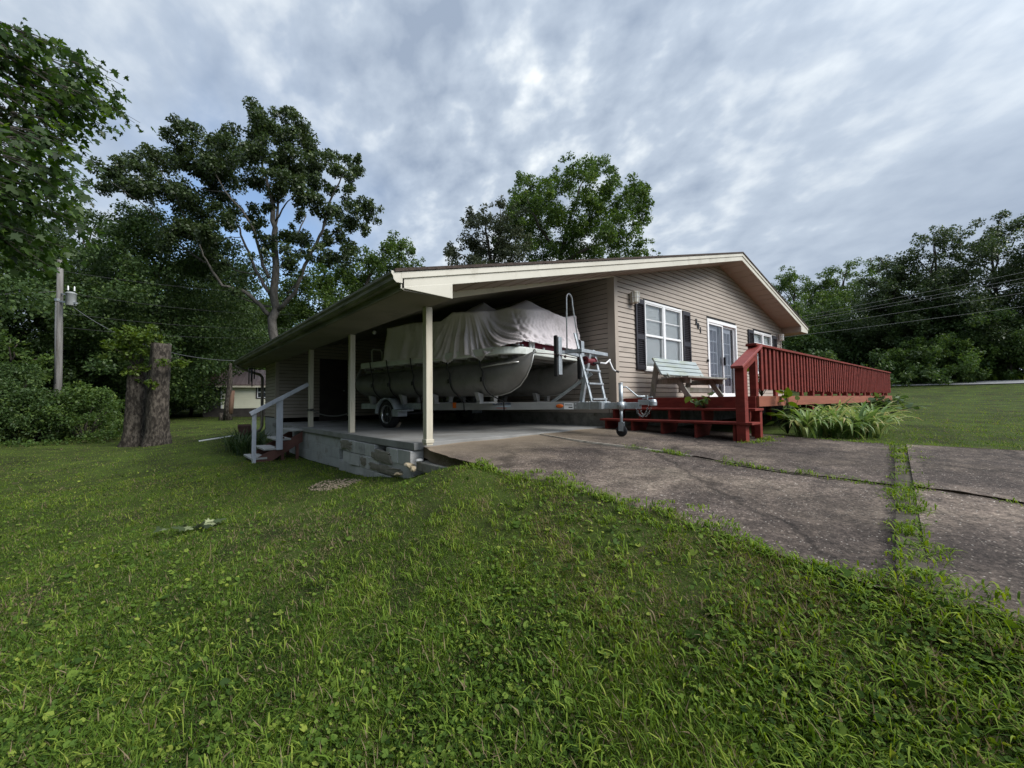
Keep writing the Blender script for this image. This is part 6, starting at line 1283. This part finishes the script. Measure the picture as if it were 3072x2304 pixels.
M_weed = leafmat('broad_weed', [(0, (.030, .062, .014)), (.45, (.075, .135, .022)), (.8, (.165, .235, .038)), (1, (.27, .32, .06))], .32, .65, spec=.12)
tag(link('lawn_weeds', np_mesh('lawn_weeds', V, [np.arange(9 * n).reshape(n, 9)], np.repeat(np.clip(rg.normal(.5, .24, n), 0, 1), 9)), M_weed), kind='stuff')
# coarse grass tufts (crabgrass) here and there in the near lawn, and in the joints of the driveway
def tufts(name, cen, nb, hh, ww, seed, tmean, m, spread=.03, kind='stuff'):
    q = np.random.default_rng(seed); c = np.repeat(cen, nb, 0); n = len(c); hq = np.repeat(np.asarray(hh) * np.ones(len(cen)), nb) * q.uniform(.5, 1.2, n); a = q.uniform(0, 6.283, n); d = np.stack([np.cos(a), np.sin(a), np.zeros(n)], 1); w_ = np.stack([-np.sin(a), np.cos(a), np.zeros(n)], 1) * (np.repeat(np.asarray(ww) * np.ones(len(cen)), nb) * q.uniform(.6, 1.2, n) / 2)[:, None]
    l = np.clip(q.normal(.8, .35, n), .1, 1.5)[:, None]; b = c + q.normal(0, spread, (n, 3)) * [1, 1, 0]; hq = hq[:, None]; z = np.array([0, 0, 1.0])
    m1 = b + d * hq * .32 * l + z * hq * .5; m2 = b + d * hq * .75 * l + z * hq * (.86 - .25 * l); tp_ = b + d * hq * 1.15 * l + z * hq * (.95 - .55 * l)
    V = np.stack([b - w_ * .7, b + w_ * .7, m1 + w_, m1 - w_, m2 + w_ * .7, m2 - w_ * .7, tp_], 1).reshape(-1, 3); i = np.arange(n)[:, None] * 7
    T = np.repeat(np.clip(q.normal(tmean, .15, n), 0, .9), 7)
    return tag(link(name, np_mesh(name, V, [np.concatenate([i + [0, 1, 2, 3], i + [3, 2, 4, 5]]), i + [5, 4, 6]], T), m), kind=kind)
fx = rg.uniform(-300, 3400, 2600); fy = rg.uniform(1420, 2500, 2600); P, D = cast(fx, fy); k_ = lawn_ok(P[:, 0], P[:, 1]); P, D = P[k_], D[k_]; k_ = rg.random(len(P)) < np.clip(.45 + .5 * vnoise(P[:, 0], P[:, 1], 1.6, 12) + .15 * np.clip(P[:, 0] + 6.4, -1, 1), 0, 1); P, D = P[k_], D[k_]
tufts('coarse_grass', P, 8, .050 + .045 * rg.random(len(P)), np.maximum(.006, .0016 * D), 14, .66, M_grass, .018)
J = []
for i in range(80):
    y_ = rg.choice([-1.75, -2.1, -2.3, -3.0, -3.25, -3.6, -3.95, -4.3, -5.2, -6]) + rg.normal(0, .10); x_ = float(jointx(y_)) + rg.normal(0, .04); J.append((x_, y_, float(drive_z(x_, y_)) - .012))
for i in range(150):
    x_ = rg.choice([-4.0, -3.6, -3.2, -2.75, -2.3, -1.95, -1.2, -.5, .1, .5]) + rg.normal(0, .13); y_ = float(jointy(x_)) - .02 + rg.normal(0, .07); J.append((x_, y_, float(drive_z(x_, y_)) - .012))
for i in range(26): x_ = rg.uniform(-.6, .5); y_ = -2.62 + rg.normal(0, .06); J.append((x_, y_, float(drive_z(x_, y_)) - .005))
J = np.array(J); tufts('joint_weeds', J, 12, .035 + .06 * rg.random(len(J)) ** 2, .009, 15, .60, M_grass, .035)
# grass creeping over the drive edges, and rank grass on the road verge
E_ = []
for i in range(520):
    y_ = rg.uniform(-9, -1.0); x_ = float(drive_left(y_)) - rg.uniform(-.12, .10) * (1 + .8 * math.sin(y_ * 5)); E_.append((x_, y_, float(gz(x_, y_)) - .005))
for i in range(260):
    y_ = rg.uniform(-12, -3.2); x_ = float(drive_right(y_)) + rg.uniform(-.06, .10); E_.append((x_, y_, float(gz(x_, y_)) - .005))
E_ = np.array(E_); tufts('edge_grass', E_, 9, .030 + .03 * rg.random(len(E_)), .010, 16, .60, M_grass, .03)
Vg = np.stack([rg.uniform(40.6, 47, 2600), rg.uniform(-30, 34, 2600)], 1); Vg = np.concatenate([Vg, gz(Vg[:, 0], Vg[:, 1])[:, None]], 1)
tufts('verge_grass', Vg, 9, .45 + .4 * rg.random(len(Vg)), .05, 17, .60, M_grass, .25)
q = rg.integers(0, len(Vg), 130); V, F, T = leaf_cloud(Vg[q] + [0, 0, .7], np.full(130, .06), 5, .10, rg); tag(link('verge_blossom', np_mesh('verge_blossom', V, [F], T), mat('white_blossom', (.6, .6, .55))), kind='stuff')
# gravelly bare patch by the block wall
q = np.random.default_rng(4); C = []
for i in range(420):
    a, r_ = q.uniform(0, 6.283), q.random() ** .6; C.append((-4.86 + .34 * r_ * math.cos(a), 1.62 + .55 * r_ * math.sin(a)))
C = np.array(C); z = gz(C[:, 0], C[:, 1]); mb = MB()
for (x_, y_), zz in zip(C, z):
    r_ = q.uniform(.006, .022); mb.add([(x_ + r_ * q.uniform(.6, 1.2) * math.cos(t), y_ + r_ * q.uniform(.6, 1.2) * math.sin(t), zz + .002) for t in np.linspace(0, 5.2, 6)] + [(x_, y_, zz + r_ * .8)], [[k, (k + 1) % 6, 6] for k in range(6)])
tag(mb.build('gravel', mat('tan_gravel', (.17, .135, .095), (.27, .22, .165), 40, .9, island=.3)), kind='stuff')
